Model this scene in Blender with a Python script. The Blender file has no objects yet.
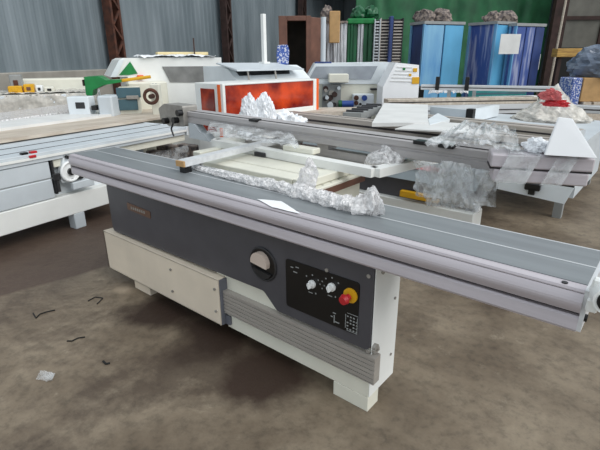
import bpy, bmesh, math, random
from math import sin, cos, pi, radians
from mathutils import Vector, Matrix, noise

# ------------------------------------------------------------------ camera
CX, CY, CZ = 3.31, -1.4418, 1.5412
YAW, PITCH, ROLL, FPX = 0.690, 0.3536, -0.0056, 455.99
scene = bpy.context.scene
col = scene.collection
_f = Vector((-sin(YAW)*cos(PITCH), cos(YAW)*cos(PITCH), -sin(PITCH)))
_r0 = Vector((cos(YAW), sin(YAW), 0)); _u0 = _r0.cross(_f)
_r = _r0*cos(ROLL) + _u0*sin(ROLL); _u = -_r0*sin(ROLL) + _u0*cos(ROLL)
CAM = Vector((CX, CY, CZ))
cd = bpy.data.cameras.new('camera'); cam = bpy.data.objects.new('camera', cd); col.objects.link(cam)
cd.sensor_width = 36; cd.lens = FPX/600*36; cd.clip_start = .05; cd.clip_end = 200
cam.matrix_world = Matrix(((_r.x, _u.x, -_f.x, CX), (_r.y, _u.y, -_f.y, CY), (_r.z, _u.z, -_f.z, CZ), (0, 0, 0, 1)))
scene.camera = cam
# ------------------------------------------------------------------ light
world = bpy.data.worlds.new('overcast_daylight'); scene.world = world; world.use_nodes = True
bg = world.node_tree.nodes['Background']
bg.inputs[0].default_value = (.86, .94, 1.0, 1); bg.inputs[1].default_value = .86
sd = bpy.data.lights.new('daylight', 'SUN'); sd.energy = 2.0; sd.angle = radians(50); sd.color = (1, .98, .95)
so = bpy.data.objects.new('daylight', sd); col.objects.link(so)
so.rotation_euler = Vector((-.76, -.10, -.64)).to_track_quat('-Z', 'Y').to_euler()
vs = scene.view_settings
vs.view_transform = 'Standard'; vs.look = 'None'; vs.gamma = 1; vs.use_curve_mapping = False; vs.exposure = 0.0

# ------------------------------------------------------------------ survey helpers (photo measurements to metres)
UX = Vector((cos(YAW), sin(YAW), 0)); VX = Vector((-sin(YAW), cos(YAW), 0))
def hall(u, v, z=0): return Vector((CX, CY, 0)) + UX*u + VX*v + Vector((0, 0, z))
def ray(px, py): return _r*((px-300)/FPX) + _u*((225-py)/FPX) + _f
def at_z(px, py, z): r = ray(px, py); return CAM + r*((z-CZ)/r.z)
def at_y(px, py, y): r = ray(px, py); return CAM + r*((y-CY)/r.y)
def at_x(px, py, x): r = ray(px, py); return CAM + r*((x-CX)/r.x)
def at_v(px, py, v): r = ray(px, py); return CAM + r*(v/r.dot(VX))

# ------------------------------------------------------------------ materials
def lin(c):
    c = c/255
    return c/12.92 if c <= .04045 else ((c+.055)/1.055)**2.4
def rgb(c): return (lin(c[0]), lin(c[1]), lin(c[2]), 1)
def mat(name, c, rough=.5, metal=0, var=.12, scale=6, bump=0, stretch=(1, 1, 1), c2=None, spec=.5, contrast=None):
    m = bpy.data.materials.new(name); m.use_nodes = True; nt = m.node_tree; N = nt.nodes; L = nt.links
    p = N['Principled BSDF']; p.inputs['Roughness'].default_value = rough; p.inputs['Metallic'].default_value = metal
    p.inputs['Specular IOR Level'].default_value = spec
    tc = N.new('ShaderNodeTexCoord'); mp = N.new('ShaderNodeMapping'); mp.inputs['Scale'].default_value = stretch
    L.new(tc.outputs['Object'], mp.inputs[0])
    nz = N.new('ShaderNodeTexNoise'); nz.inputs['Scale'].default_value = scale; nz.inputs['Detail'].default_value = 6
    L.new(mp.outputs[0], nz.inputs[0])
    cr = N.new('ShaderNodeValToRGB'); L.new(nz.outputs[0], cr.inputs[0])
    a, b = contrast or (.3, .7)
    cr.color_ramp.elements[0].position = a; cr.color_ramp.elements[1].position = b
    base = rgb(c)
    lo = rgb(c2) if c2 else tuple(x*(1-var*1.6) for x in base[:3])+(1,)
    hi = base if c2 else tuple(min(1, x*(1+var*.8)) for x in base[:3])+(1,)
    cr.color_ramp.elements[0].color = lo; cr.color_ramp.elements[1].color = hi
    L.new(cr.outputs[0], p.inputs['Base Color'])
    if bump:
        bp = N.new('ShaderNodeBump'); bp.inputs['Strength'].default_value = bump; bp.inputs['Distance'].default_value = .01
        L.new(nz.outputs[0], bp.inputs['Height']); L.new(bp.outputs[0], p.inputs['Normal'])
    return m
def film(name, c=(235, 238, 240), lo=.15, hi=.75, scale=18, rough=.12):
    m = bpy.data.materials.new(name); m.use_nodes = True; nt = m.node_tree; N = nt.nodes; L = nt.links
    p = N['Principled BSDF']; p.inputs['Base Color'].default_value = rgb(c); p.inputs['Roughness'].default_value = rough
    tr = N.new('ShaderNodeBsdfTransparent'); mx = N.new('ShaderNodeMixShader')
    tc = N.new('ShaderNodeTexCoord'); nz = N.new('ShaderNodeTexNoise'); nz.inputs['Scale'].default_value = scale; nz.inputs['Detail'].default_value = 5
    L.new(tc.outputs['Object'], nz.inputs[0])
    mr = N.new('ShaderNodeMapRange'); mr.inputs[1].default_value = .35; mr.inputs[2].default_value = .65
    mr.inputs[3].default_value = lo; mr.inputs[4].default_value = hi
    L.new(nz.outputs[0], mr.inputs[0]); L.new(mr.outputs[0], mx.inputs[0])
    L.new(tr.outputs[0], mx.inputs[1]); L.new(p.outputs[0], mx.inputs[2]); L.new(mx.outputs[0], N['Material Output'].inputs[0])
    bp = N.new('ShaderNodeBump'); bp.inputs['Strength'].default_value = .6; bp.inputs['Distance'].default_value = .01
    L.new(nz.outputs[0], bp.inputs['Height']); L.new(bp.outputs[0], p.inputs['Normal'])
    return m
M = {}
M['cream'] = mat('cream_enamel', (226, 224, 210), .45, var=.05, scale=5)
M['cream_box'] = mat('cream_enamel_cover', (228, 215, 196), .5, var=.06, scale=4)
M['white'] = mat('white_enamel', (236, 237, 234), .4, var=.04, scale=4)
M['cool_white'] = mat('cool_white_enamel', (224, 230, 234), .45, var=.05, scale=4)
M['pale_grey'] = mat('pale_grey_enamel', (198, 205, 210), .45, var=.05, scale=4)
M['mid_grey'] = mat('mid_grey_enamel', (150, 153, 153), .45, var=.08, scale=5)
M['end_grey'] = mat('blue_grey_bracket', (98, 100, 108), .5, var=.08)
M['slate_grey'] = mat('slate_grey_cover', (122, 131, 135), .35, var=.08)
M['panel'] = mat('charcoal_panel', (76, 75, 80), .42, var=.08, scale=9)
M['black'] = mat('black_plastic', (12, 12, 14), .3, var=.1)
M['rubber'] = mat('black_rubber', (22, 22, 22), .7, var=.1)
M['top'] = mat('anodised_table_top', (130, 135, 138), .38, .08, var=.10, scale=3, stretch=(.6, 6, 1))
M['alu'] = mat('brushed_aluminium', (196, 189, 194), .36, .15, var=.07, scale=5, stretch=(.4, 8, 8))
M['alu_dull'] = mat('dull_aluminium', (178, 174, 174), .4, .12, var=.09, scale=5, stretch=(.4, 6, 6))
M['alu_pale'] = mat('pale_aluminium', (212, 214, 216), .4, .1, var=.08, scale=5, stretch=(.4, 6, 6))
M['alu_warm'] = mat('warm_grey_profile', (176, 168, 160), .5, .08, var=.1, scale=5, stretch=(.4, 6, 6))
M['steel'] = mat('bare_steel', (158, 154, 148), .35, .25, var=.15, scale=12)
M['dark_steel'] = mat('dark_steel', (60, 60, 62), .45, .5, var=.2, scale=12)
M['slot'] = mat('dark_slot', (48, 44, 46), .6, .2, var=.1)
M['ridge'] = mat('ridged_rail_grey', (166, 160, 153), .45, .1, var=.08, stretch=(.4, 1, 6))
M['bronze'] = mat('bronze_badge', (120, 92, 76), .4, .4, var=.15, scale=60)
M['knob'] = mat('beige_dial', (206, 190, 178), .4, var=.05)
M['white_plastic'] = mat('white_plastic', (238, 240, 240), .3, var=.03)
M['yellow'] = mat('safety_yellow', (222, 168, 30), .4, var=.08)
M['red'] = mat('emergency_red', (196, 40, 48), .3, var=.1)
M['pink'] = mat('faded_red_film', (200, 96, 96), .35, var=.25, scale=14)
M['orange'] = mat('bright_orange', (238, 104, 34), .4, var=.05)
M['orange_glass'] = mat('orange_red_acrylic', (220, 76, 30), .12, var=.3, scale=2.4, c2=(116, 20, 14), contrast=(.44, .66))
M['green'] = mat('machine_green', (18, 128, 62), .4, var=.15)
M['green_dark'] = mat('dark_green_film', (24, 92, 56), .4, var=.35, scale=8, stretch=(3, 3, .3))
M['teal'] = mat('teal_strip', (22, 128, 128), .45, var=.15)
M['slate'] = mat('slate_teal_box', (66, 96, 106), .45, var=.12)
M['smoke'] = mat('smoky_window', (136, 136, 134), .15, var=.2, scale=5)
M['smoke_blue'] = mat('blue_grey_window', (158, 164, 172), .15, var=.12, scale=5)
M['navy'] = mat('dark_blue_enamel_and_shade', (46, 66, 120), .4, var=.25, scale=4, stretch=(1, 1, .4))  # dark blue parts, and the shade on a cabinet side
M['blue_mid'] = mat('mid_blue_enamel_and_shade', (60, 84, 150), .4, c2=(150, 158, 190), scale=5, stretch=(2.5, 2.5, .25), contrast=(.36, .52))  # streaked blue, also carrying the shade of a cabinet side
M['sky_blue'] = mat('light_blue_enamel', (94, 170, 212), .4, var=.1, scale=3, stretch=(1, 1, .4))
M['sky_blue_pale'] = mat('pale_blue_film', (132, 184, 214), .35, c2=(92, 150, 200), scale=3, stretch=(1.5, 1.5, .4))
M['blue_bag'] = mat('blue_print_bag', (62, 92, 168), .4, c2=(214, 216, 226), scale=38, contrast=(.42, .5))
M['blue'] = mat('motor_blue', (44, 76, 150), .4, var=.1)
M['brown'] = mat('brown_primer', (112, 76, 62), .6, var=.2, scale=5)
M['brown_in'] = mat('olive_interior', (74, 68, 58), .7, var=.25, scale=4)
M['rust'] = mat('rusty_steel', (104, 62, 46), .8, .1, var=.3, scale=7, c2=(58, 40, 34))
M['rust_dark'] = mat('dark_rusty_steel', (64, 46, 42), .8, .1, var=.3, scale=6)
M['cardboard'] = mat('cardboard', (190, 152, 104), .8, var=.1, scale=9)
M['card_yellow'] = mat('yellowed_board', (232, 214, 164), .7, var=.06, scale=6)
M['paper'] = mat('white_paper', (245, 246, 248), .6, var=.02)
M['foam'] = mat('white_foam', (240, 242, 245), .6, var=.04, scale=20, bump=.3)
M['silver'] = mat('silver_foil', (226, 228, 232), .25, .1, c2=(140, 142, 146), scale=5, stretch=(14, 14, .4), contrast=(.42, .56))
M['board'] = mat('pale_board', (206, 196, 182), .6, c2=(172, 158, 142), scale=4, stretch=(5, .6, 5))
M['board_white'] = mat('white_board', (222, 222, 220), .55, var=.06, scale=4)
M['wood_yellow'] = mat('yellow_timber', (204, 164, 84), .6, c2=(140, 104, 56), scale=4, stretch=(1, 1, 8))
M['tarp'] = mat('green_tarpaulin', (50, 122, 78), .6, c2=(26, 80, 50), scale=2.2, stretch=(1, 1, .7))
M['door'] = mat('grey_door_sheet', (104, 102, 94), .6, var=.15, scale=3)
M['debris'] = mat('rags_and_bags', (150, 136, 126), .7, c2=(84, 76, 76), scale=14, contrast=(.42, .58))
M['film'] = film('clear_plastic_film', lo=.05, hi=.5, scale=9, rough=.06)
M['film_dense'] = film('layered_plastic_film', (238, 236, 236), lo=.35, hi=.95, scale=45)
M['film_thin'] = film('thin_plastic_film', lo=.06, hi=.4, scale=10)
M['film_pink'] = film('tinted_plastic_film', (222, 217, 208), lo=.5, hi=.95, scale=12)
M['film_blue'] = film('blue_grey_plastic_film', (112, 124, 142), lo=.75, hi=1, scale=6)

def floor_material():
    m = bpy.data.materials.new('worn_concrete'); m.use_nodes = True; nt = m.node_tree; N = nt.nodes; L = nt.links
    p = N['Principled BSDF']; p.inputs['Roughness'].default_value = .62
    tc = N.new('ShaderNodeTexCoord')
    def nz(scale, det=8, rough=.6):
        n = N.new('ShaderNodeTexNoise'); n.inputs['Scale'].default_value = scale; n.inputs['Detail'].default_value = det; n.inputs['Roughness'].default_value = rough
        L.new(tc.outputs['Object'], n.inputs[0]); return n.outputs[0]
    def ramp(src, stops):
        r = N.new('ShaderNodeValToRGB'); L.new(src, r.inputs[0]); e = r.color_ramp.elements
        while len(e) < len(stops): e.new(.5)
        for el, (q, c) in zip(e, stops): el.position = q; el.color = rgb(c) if isinstance(c, tuple) else (c, c, c, 1)
        return r.outputs[0]
    def mix(fac, a, b, mode='MIX'):
        x = N.new('ShaderNodeMix'); x.data_type = 'RGBA'; x.blend_type = mode
        if isinstance(fac, float): x.inputs[0].default_value = fac
        else: L.new(fac, x.inputs[0])
        L.new(a, x.inputs[6])
        if isinstance(b, tuple): x.inputs[7].default_value = rgb(b)
        else: L.new(b, x.inputs[7])
        return x.outputs[2]
    base = ramp(nz(1.7), [(.32, (98, 84, 68)), (.5, (128, 114, 96)), (.68, (154, 140, 120))])
    fine = ramp(nz(14, 12, .72), [(.36, .5), (.5, .85), (.66, 1.0)])
    c = mix(.8, base, fine, 'MULTIPLY')
    c = mix(ramp(nz(6, 10, .75), [(.60, 0.0), (.70, .45)]), c, (172, 160, 140))
    # dark damp patches
    c = mix(ramp(nz(.9, 9, .7), [(.52, 0.0), (.62, .7)]), c, (66, 52, 42))
    def math_(op, a, b):
        x = N.new('ShaderNodeMath'); x.operation = op
        for i, q in enumerate((a, b)):
            if isinstance(q, (int, float)): x.inputs[i].default_value = q
            else: L.new(q, x.inputs[i])
        return x.outputs[0]
    sep = N.new('ShaderNodeSeparateXYZ'); L.new(tc.outputs['Object'], sep.inputs[0])
    wob = math_('MULTIPLY', math_('SUBTRACT', nz(2.5), .5), .9)
    def spot(P, r0, r1, wk=1.0):
        dx = math_('SUBTRACT', sep.outputs[0], P.x); dy = math_('SUBTRACT', sep.outputs[1], P.y)
        d = math_('ADD', math_('SQRT', math_('ADD', math_('MULTIPLY', dx, dx), math_('MULTIPLY', dy, dy)), 0), math_('MULTIPLY', wob, wk))
        mr = N.new('ShaderNodeMapRange'); L.new(d, mr.inputs[0]); mr.inputs[1].default_value = r0; mr.inputs[2].default_value = r1
        mr.inputs[3].default_value = 1; mr.inputs[4].default_value = 0
        return mr.outputs[0]
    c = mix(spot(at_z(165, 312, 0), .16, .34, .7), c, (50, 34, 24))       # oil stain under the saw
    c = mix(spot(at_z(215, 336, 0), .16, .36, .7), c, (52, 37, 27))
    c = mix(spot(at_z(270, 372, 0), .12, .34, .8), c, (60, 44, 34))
    c = mix(spot(at_z(124, 291, 0), .0, .11, .25), c, (186, 168, 146))   # saw dust
    # brown compacted strip past the slab joint
    A = at_z(0, 298, 0); B = at_z(105, 268, 0); d = (B-A).normalized(); n = Vector((-d.y, d.x, 0))
    s = math_('ADD', math_('MULTIPLY', sep.outputs[0], n.x), math_('MULTIPLY', sep.outputs[1], n.y))
    s = math_('ADD', math_('SUBTRACT', s, A.dot(n)), math_('MULTIPLY', wob, .08))
    mr = N.new('ShaderNodeMapRange'); L.new(s, mr.inputs[0]); mr.inputs[1].default_value = 0; mr.inputs[2].default_value = .04
    k = math_('MULTIPLY', mr.outputs[0], .78)
    mr2 = N.new('ShaderNodeMapRange'); L.new(sep.outputs[0], mr2.inputs[0]); mr2.inputs[1].default_value = 1.2; mr2.inputs[2].default_value = .2
    k = math_('MULTIPLY', k, mr2.outputs[0])
    c = mix(k, c, (72, 54, 46))
    L.new(c, p.inputs['Base Color'])
    bp = N.new('ShaderNodeBump'); bp.inputs['Strength'].default_value = .35; bp.inputs['Distance'].default_value = .01
    L.new(nz(30), bp.inputs['Height']); L.new(bp.outputs[0], p.inputs['Normal'])
    return m
M['floor'] = floor_material()
M['sheet'] = mat('weathered_steel_sheet', (132, 142, 148), .55, .0, c2=(92, 104, 110), scale=1.3, stretch=(1, 1, .22), contrast=(.3, .72))
M['plinth'] = mat('concrete_plinth', (150, 146, 138), .85, var=.15, scale=3, bump=.3)
M['roof'] = mat('shade_roof_sheet', (70, 72, 74), .7, var=.1)

# ------------------------------------------------------------------ mesh builder
class MB:
    def __init__(s): s.bm = bmesh.new()
    def poly(s, pts, d0, d1, axis='y'):
        """polygon extruded: axis y: pts are (x,z); axis x: pts are (y,z); axis z: pts are (x,y)"""
        def mk(p, d): return {'y': (p[0], d, p[1]), 'x': (d, p[0], p[1]), 'z': (p[0], p[1], d)}[axis]
        a = [s.bm.verts.new(mk(p, d0)) for p in pts]; b = [s.bm.verts.new(mk(p, d1)) for p in pts]
        n = len(pts)
        s.bm.faces.new(a); s.bm.faces.new(b[::-1])
        for i in range(n): s.bm.faces.new((a[i], b[i], b[(i+1) % n], a[(i+1) % n]))
        return s
    def hexa(s, v8):
        q = [s.bm.verts.new(v) for v in v8]
        for f in ((0, 1, 2, 3), (7, 6, 5, 4), (0, 4, 5, 1), (1, 5, 6, 2), (2, 6, 7, 3), (3, 7, 4, 0)): s.bm.faces.new([q[i] for i in f])
        return s
    def box(s, x0, x1, y0, y1, z0, z1, bev=0, seg=1):
        t = bmesh.new(); bmesh.ops.create_cube(t, size=1)
        for v in t.verts: v.co = Vector(((x0+x1)/2+v.co.x*(x1-x0), (y0+y1)/2+v.co.y*(y1-y0), (z0+z1)/2+v.co.z*(z1-z0)))
        if bev: bmesh.ops.bevel(t, geom=t.edges[:], offset=bev, segments=seg, affect='EDGES', profile=.5)
        s._add(t); return s
    def _add(s, t):
        me = bpy.data.meshes.new('tmp'); t.to_mesh(me); t.free(); s.bm.from_mesh(me); bpy.data.meshes.remove(me)
    def bar(s, a, b, w, h, up=(0, 0, 1)):
        a = Vector(a); b = Vector(b); d = (b-a).normalized(); r = d.cross(Vector(up))
        if r.length < 1e-3: r = Vector((1, 0, 0))
        r.normalize(); k = r.cross(d)
        c = [(-1, -1), (1, -1), (1, 1), (-1, 1)]
        s.hexa([a+r*x*w/2+k*y*h/2 for x, y in c]+[b+r*x*w/2+k*y*h/2 for x, y in c]); return s
    def cyl(s, a, b, r, n=20, r2=None):
        a = Vector(a); b = Vector(b); d = b-a
        t = bmesh.new(); bmesh.ops.create_cone(t, cap_ends=True, segments=n, radius1=r, radius2=r if r2 is None else r2, depth=d.length)
        mtx = Matrix.Translation((a+b)/2) @ d.to_track_quat('Z', 'Y').to_matrix().to_4x4()
        bmesh.ops.transform(t, matrix=mtx, verts=t.verts); s._add(t); return s
    def tube(s, pts, r, n=8):
        for p, q in zip(pts, pts[1:]): s.cyl(p, q, r, n)
        return s
    def ring(s, c, d, r, w, n=28, m=8):
        c = Vector(c); qd = Vector(d).to_track_quat('Z', 'Y').to_matrix()
        V = []
        for i in range(n):
            a = 2*pi*i/n; row = []
            for j in range(m):
                b = 2*pi*j/m; q = Vector(((r+w*cos(b))*cos(a), (r+w*cos(b))*sin(a), w*sin(b))); row.append(s.bm.verts.new(c+qd@q))
            V.append(row)
        for i in range(n):
            for j in range(m): s.bm.faces.new((V[i][j], V[(i+1) % n][j], V[(i+1) % n][(j+1) % m], V[i][(j+1) % m]))
        return s
    def blob(s, c, dim, seed=0, amp=.35, freq=2.2, sub=4, flat_base=True, sharp=.12):
        c = Vector(c); t = bmesh.new(); bmesh.ops.create_icosphere(t, subdivisions=sub, radius=1)
        o = Vector((seed*7.3, seed*3.1, seed*1.7))
        for v in t.verts:
            p = v.co.copy(); d = Vector((noise.noise(p*1.7+o), noise.noise(p*1.7+o*2), noise.noise(p*1.7+o*3)))*.5
            k = 1+amp*.8*noise.noise(p*freq+o+d)+sharp*(.5-abs(noise.noise(p*freq*2.3+o+d*2))*1.6)+sharp*.45*(.5-abs(noise.noise(p*freq*6+o))*1.8)
            p *= k
            if flat_base: p.z = max(p.z, -.55)
            v.co = c+Vector((p.x*dim[0], p.y*dim[1], (p.z+(.55 if flat_base else 0))*dim[2]))
        s._add(t); return s
    def sheet(s, p00, p10, p11, p01, nx=24, ny=12, amp=.02, seed=0, freq=4, thick=.003, sag=0, fold=None):
        P = [Vector(p) for p in (p00, p10, p11, p01)]
        nrm = (P[1]-P[0]).cross(P[3]-P[0]).normalized()
        o = Vector((seed*5.1, seed*2.3, seed)); top = []; bot = []
        for j in range(ny+1):
            for i in range(nx+1):
                a = i/nx; b = j/ny
                q = (P[0]*(1-a)+P[1]*a)*(1-b)+(P[3]*(1-a)+P[2]*a)*b
                if fold: w = Vector((a*fold[0], b*fold[1], .3*sin(a*5+b*3)))+o; n1 = noise.noise(w); n2 = 1-2.4*abs(noise.noise(w*1.9)); q = q+nrm*amp*(n1+.7*n2); n1 = n2 = 0
                else: n1 = noise.noise(q*freq+o); n2 = 1-2*abs(noise.noise(q*freq*2.7+o))
                q = q+nrm*amp*(n1+.6*n2)-Vector((0, 0, sag*sin(pi*a)*sin(pi*b)))
                top.append(s.bm.verts.new(q)); bot.append(s.bm.verts.new(q-nrm*thick))
        w = nx+1
        for j in range(ny):
            for i in range(nx):
                k = j*w+i
                s.bm.faces.new((top[k], top[k+1], top[k+w+1], top[k+w])); s.bm.faces.new((bot[k+w], bot[k+w+1], bot[k+1], bot[k]))
        def edge(ids):
            for a, b in zip(ids, ids[1:]): s.bm.faces.new((top[a], bot[a], bot[b], top[b]))
        edge(list(range(w))); edge([i*w+nx for i in range(ny+1)]); edge([ny*w+i for i in range(nx, -1, -1)]); edge([j*w for j in range(ny, -1, -1)])
        return s
    def build(s, name, m, parent=None, world=False, smooth=False, loc=None):
        """world=True: vertices are in world metres, brought into the parent's frame"""
        if world and parent is not None:
            inv = (Matrix.Translation(parent.location) @ Matrix.Rotation(parent.rotation_euler.z, 4, 'Z')).inverted()
            bmesh.ops.transform(s.bm, matrix=inv, verts=s.bm.verts)
        if loc is not None: bmesh.ops.translate(s.bm, vec=-Vector(loc), verts=s.bm.verts)
        bmesh.ops.recalc_face_normals(s.bm, faces=s.bm.faces)
        me = bpy.data.meshes.new(name); s.bm.to_mesh(me); s.bm.free()
        for p in me.polygons: p.use_smooth = smooth
        me.materials.append(M[m] if isinstance(m, str) else m)
        o = bpy.data.objects.new(name, me); col.objects.link(o)
        if parent is not None: o.parent = parent
        if loc is not None: o.location = loc
        return o
def tag(o, label, cat, group=None):
    o['label'] = label; o['category'] = cat
    if group: o['group'] = group
    return o
def thing(name, label, cat, loc, rz=0, group=None):
    o = bpy.data.objects.new(name, None); col.objects.link(o); o.empty_display_size = .1
    o.location = loc; o.rotation_euler = (0, 0, rz); return tag(o, label, cat, group)
def solo(name, mb, m, label, cat, loc, group=None, smooth=False):
    """a thing that is one mesh; mb is in world metres"""
    return tag(mb.build(name, m, loc=loc, smooth=smooth), label, cat, group)
def structure(o): o['kind'] = 'structure'; return o
class Frame:
    """vertical working plane through two surveyed points; local x runs along it, y away from the camera"""
    def __init__(s, px1, v1, px2, v2):
        a = at_v(px1, 100, v1); b = at_v(px2, 100, v2); s.o = Vector((a.x, a.y, 0)); e = Vector((b.x, b.y, 0))
        s.d = (e-s.o).normalized(); s.n = Vector((-s.d.y, s.d.x, 0)); s.rz = math.atan2(s.d.y, s.d.x); s.len = (e-s.o).length
    def sz(s, px, py, depth=0):
        r = ray(px, py); q = s.o+s.n*depth; t = (q-CAM).dot(s.n)/r.dot(s.n); P = CAM+r*t
        return ((P-s.o).dot(s.d), P.z)
    def pts(s, l, depth=0): return [s.sz(x, y, depth) for x, y in l]
    def root(s, name, label, cat, group=None): return thing(name, label, cat, s.o, s.rz, group)

# ================================================================== the hall
WD = (hall(.39, 1)-hall(0, 0)).normalized(); WN = Vector((WD.y, -WD.x, 0))       # left wall runs along WD, WN points into the hall
W0 = hall(-5.06, 12)
WRZ = math.atan2(WD.y, WD.x)
def ngon_floor():
    m = MB(); m.box(-26, 16, -12, 34, -.12, 0); return m
structure(ngon_floor().build('floor', 'floor'))
def corrugated(x0, x1, z0, z1, pitch=.24, dep=.012, th=.012):
    m = MB(); bm = m.bm; prof = []; x = x0; k = 0
    while x < x1:
        for fx, y in ((0, 0), (.34, 0), (.5, dep), (.84, dep)): prof.append((x+fx*pitch, y))
        x += pitch
    cols = []
    for (px, py) in prof: cols.append([bm.verts.new((px, py+o, z)) for o in (0, th) for z in (z0, z1)])
    for a, b in zip(cols, cols[1:]):
        bm.faces.new((a[0], b[0], b[1], a[1])); bm.faces.new((a[2], a[3], b[3], b[2])); bm.faces.new((a[1], b[1], b[3], a[3])); bm.faces.new((a[0], a[2], b[2], b[0]))
    return m
o = corrugated(-9, 22, 1.27, 6.2).build('wall_left', 'sheet'); o.location = W0; o.rotation_euler.z = WRZ; structure(o)
m = MB(); m.box(-9, 22, -.12, .22, 0, 1.27, .02)
o = m.build('baseboard_left', 'plinth'); o.location = W0; o.rotation_euler.z = WRZ; structure(o)
def column(n, px, wid, mname, h=6.0):
    # lattice column standing against the left wall
    r = ray(px, 40); q = W0+WN*.25; t = (q-CAM).dot(WN)/r.dot(WN); P = CAM+r*t; P.z = 0
    m = MB(); w = wid
    for sx in (-1, 1):
        m.box(sx*w/2-.035, sx*w/2+.035, -.14, .10, 0, h); 
    z = .2; s = 1
    while z < h-.5:
        m.bar((-s*w/2, -.13, z), (s*w/2, -.13, z+w*1.25), .05, .04, (0, 1, 0)); z += w*1.25; s = -s
    m.box(-w/2, w/2, .06, .09, 0, h)
    o = m.build('trim_%d' % n, mname); o.location = P; o.rotation_euler.z = WRZ; structure(o)
column(1, 115, .28, 'rust'); column(2, 227, .32, 'rust_dark'); column(3, 302, .5, 'rust_dark')
m = MB(); a = W0+WD*22; b = a+UX*16
m.bar((a.x, a.y, 3.1), (b.x, b.y, 3.1), .2, 6.2); structure(m.build('wall_back', 'sheet'))
m = MB(); c1 = hall(-10, 24, 6.2); c2 = hall(16, 24, 6.2); c3 = hall(16, 36, 6.2); c4 = hall(-2, 36, 6.2); up = Vector((0, 0, .12))
m.hexa([c1, c2, c3, c4, c1+up, c2+up, c3+up, c4+up]); structure(m.build('shade_ceiling', 'roof'))  # unseen roof over the far end only, added to darken the back
m = MB(); a = hall(14.5, 9); b = hall(14.5, 36); m.bar((a.x, a.y, 3.1), (b.x, b.y, 3.1), .2, 6.2); structure(m.build('wall_right', 'sheet'))

# green tarpaulin screening the far end
fr = Frame(357, 15.5, 557, 15.5)
m = MB(); bm = m.bm; rows = []
x0, x1 = fr.sz(356, 0)[0], fr.sz(552, 0)[0]; nx = 150
for j in range(13):
    z = 6.0*j/12; row = []
    for i in range(nx+1):
        x = x0+(x1-x0)*i/nx - (.35*(1-z/6) if i == 0 else 0)*0
        y = .06*sin(x*9+noise.noise(Vector((x, 0, z*.4)))*4)*(.6+.4*noise.noise(Vector((x*.7, 3, z))))
        row.append((x, y, z))
    rows.append(row)
F_ = [[bm.verts.new(p) for p in r] for r in rows]; B_ = [[bm.verts.new((p[0], p[1]+.01, p[2])) for p in r] for r in rows]
for j in range(12):
    for i in range(nx):
        bm.faces.new((F_[j][i], F_[j][i+1], F_[j+1][i+1], F_[j+1][i])); bm.faces.new((B_[j][i], B_[j+1][i], B_[j+1][i+1], B_[j][i+1]))
for i in range(nx):
    bm.faces.new((F_[12][i], F_[12][i+1], B_[12][i+1], B_[12][i])); bm.faces.new((F_[0][i+1], F_[0][i], B_[0][i], B_[0][i+1]))
for j in range(12):
    bm.faces.new((F_[j][0], F_[j+1][0], B_[j+1][0], B_[j][0])); bm.faces.new((F_[j+1][nx], F_[j][nx], B_[j][nx], B_[j+1][nx]))
o = m.build('tarpaulin', 'tarp', smooth=True); o.location = fr.o; o.rotation_euler.z = fr.rz
tag(o, 'large dark green tarpaulin hung as a curtain behind the blue cabinets', 'tarpaulin')

# grey sheet door with rusty frame at the right
fr = Frame(556, 14.5, 612, 14.5)
dr = bpy.data.objects.new('door_1', None); col.objects.link(dr); dr.location = fr.o; dr.rotation_euler.z = fr.rz; structure(dr)
x0 = fr.sz(561, 40)[0]; x1 = fr.sz(597, 40)[0]
m = MB(); m.box(x0, x1, 0, .05, 1.75, 5.8); m.build('door_sheet', 'door', dr)
m = MB(); m.box(x1+.12, x1+2.2, 0, .05, 1.75, 5.8); m.build('door_sheet', 'door', dr)
z = fr.sz(580, 18)[1]
m = MB(); m.box(x0-.35, x0+.02, -.06, .12, 0, 5.9); m.box(x1, x1+.12, -.05, .1, 0, 5.9); m.box(x0, x1+2.2, -.05, .0, z-.05, z+.05); m.box(x0, x1+2.2, -.06, .1, 5.75, 5.95)
m.build('door_frame', 'rust_dark', dr)
m = MB(); m.box(x0-.3, x1+2.3, .16, .2, 0, 1.9); m.build('door_opening_dark', 'rubber', dr)  # black sheet standing in for the darkness of the open doorway
def stick(name, px0, py0, px1, py1, v, r, mt, label, cat):
    a = at_v(px0, py0, v); b = at_v(px1, py1, v); d = (b-a)/(b.z-a.z)
    lo = b-d*b.z; hi = a+d*.8
    m = MB(); m.cyl(lo, hi, r, 10); return solo(name, m, mt, label, cat, lo)
stick('pole', 566, 0, 556, 52, 13.6, .03, 'board', 'thin pale pole leaning in front of the grey door', 'pole')

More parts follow.
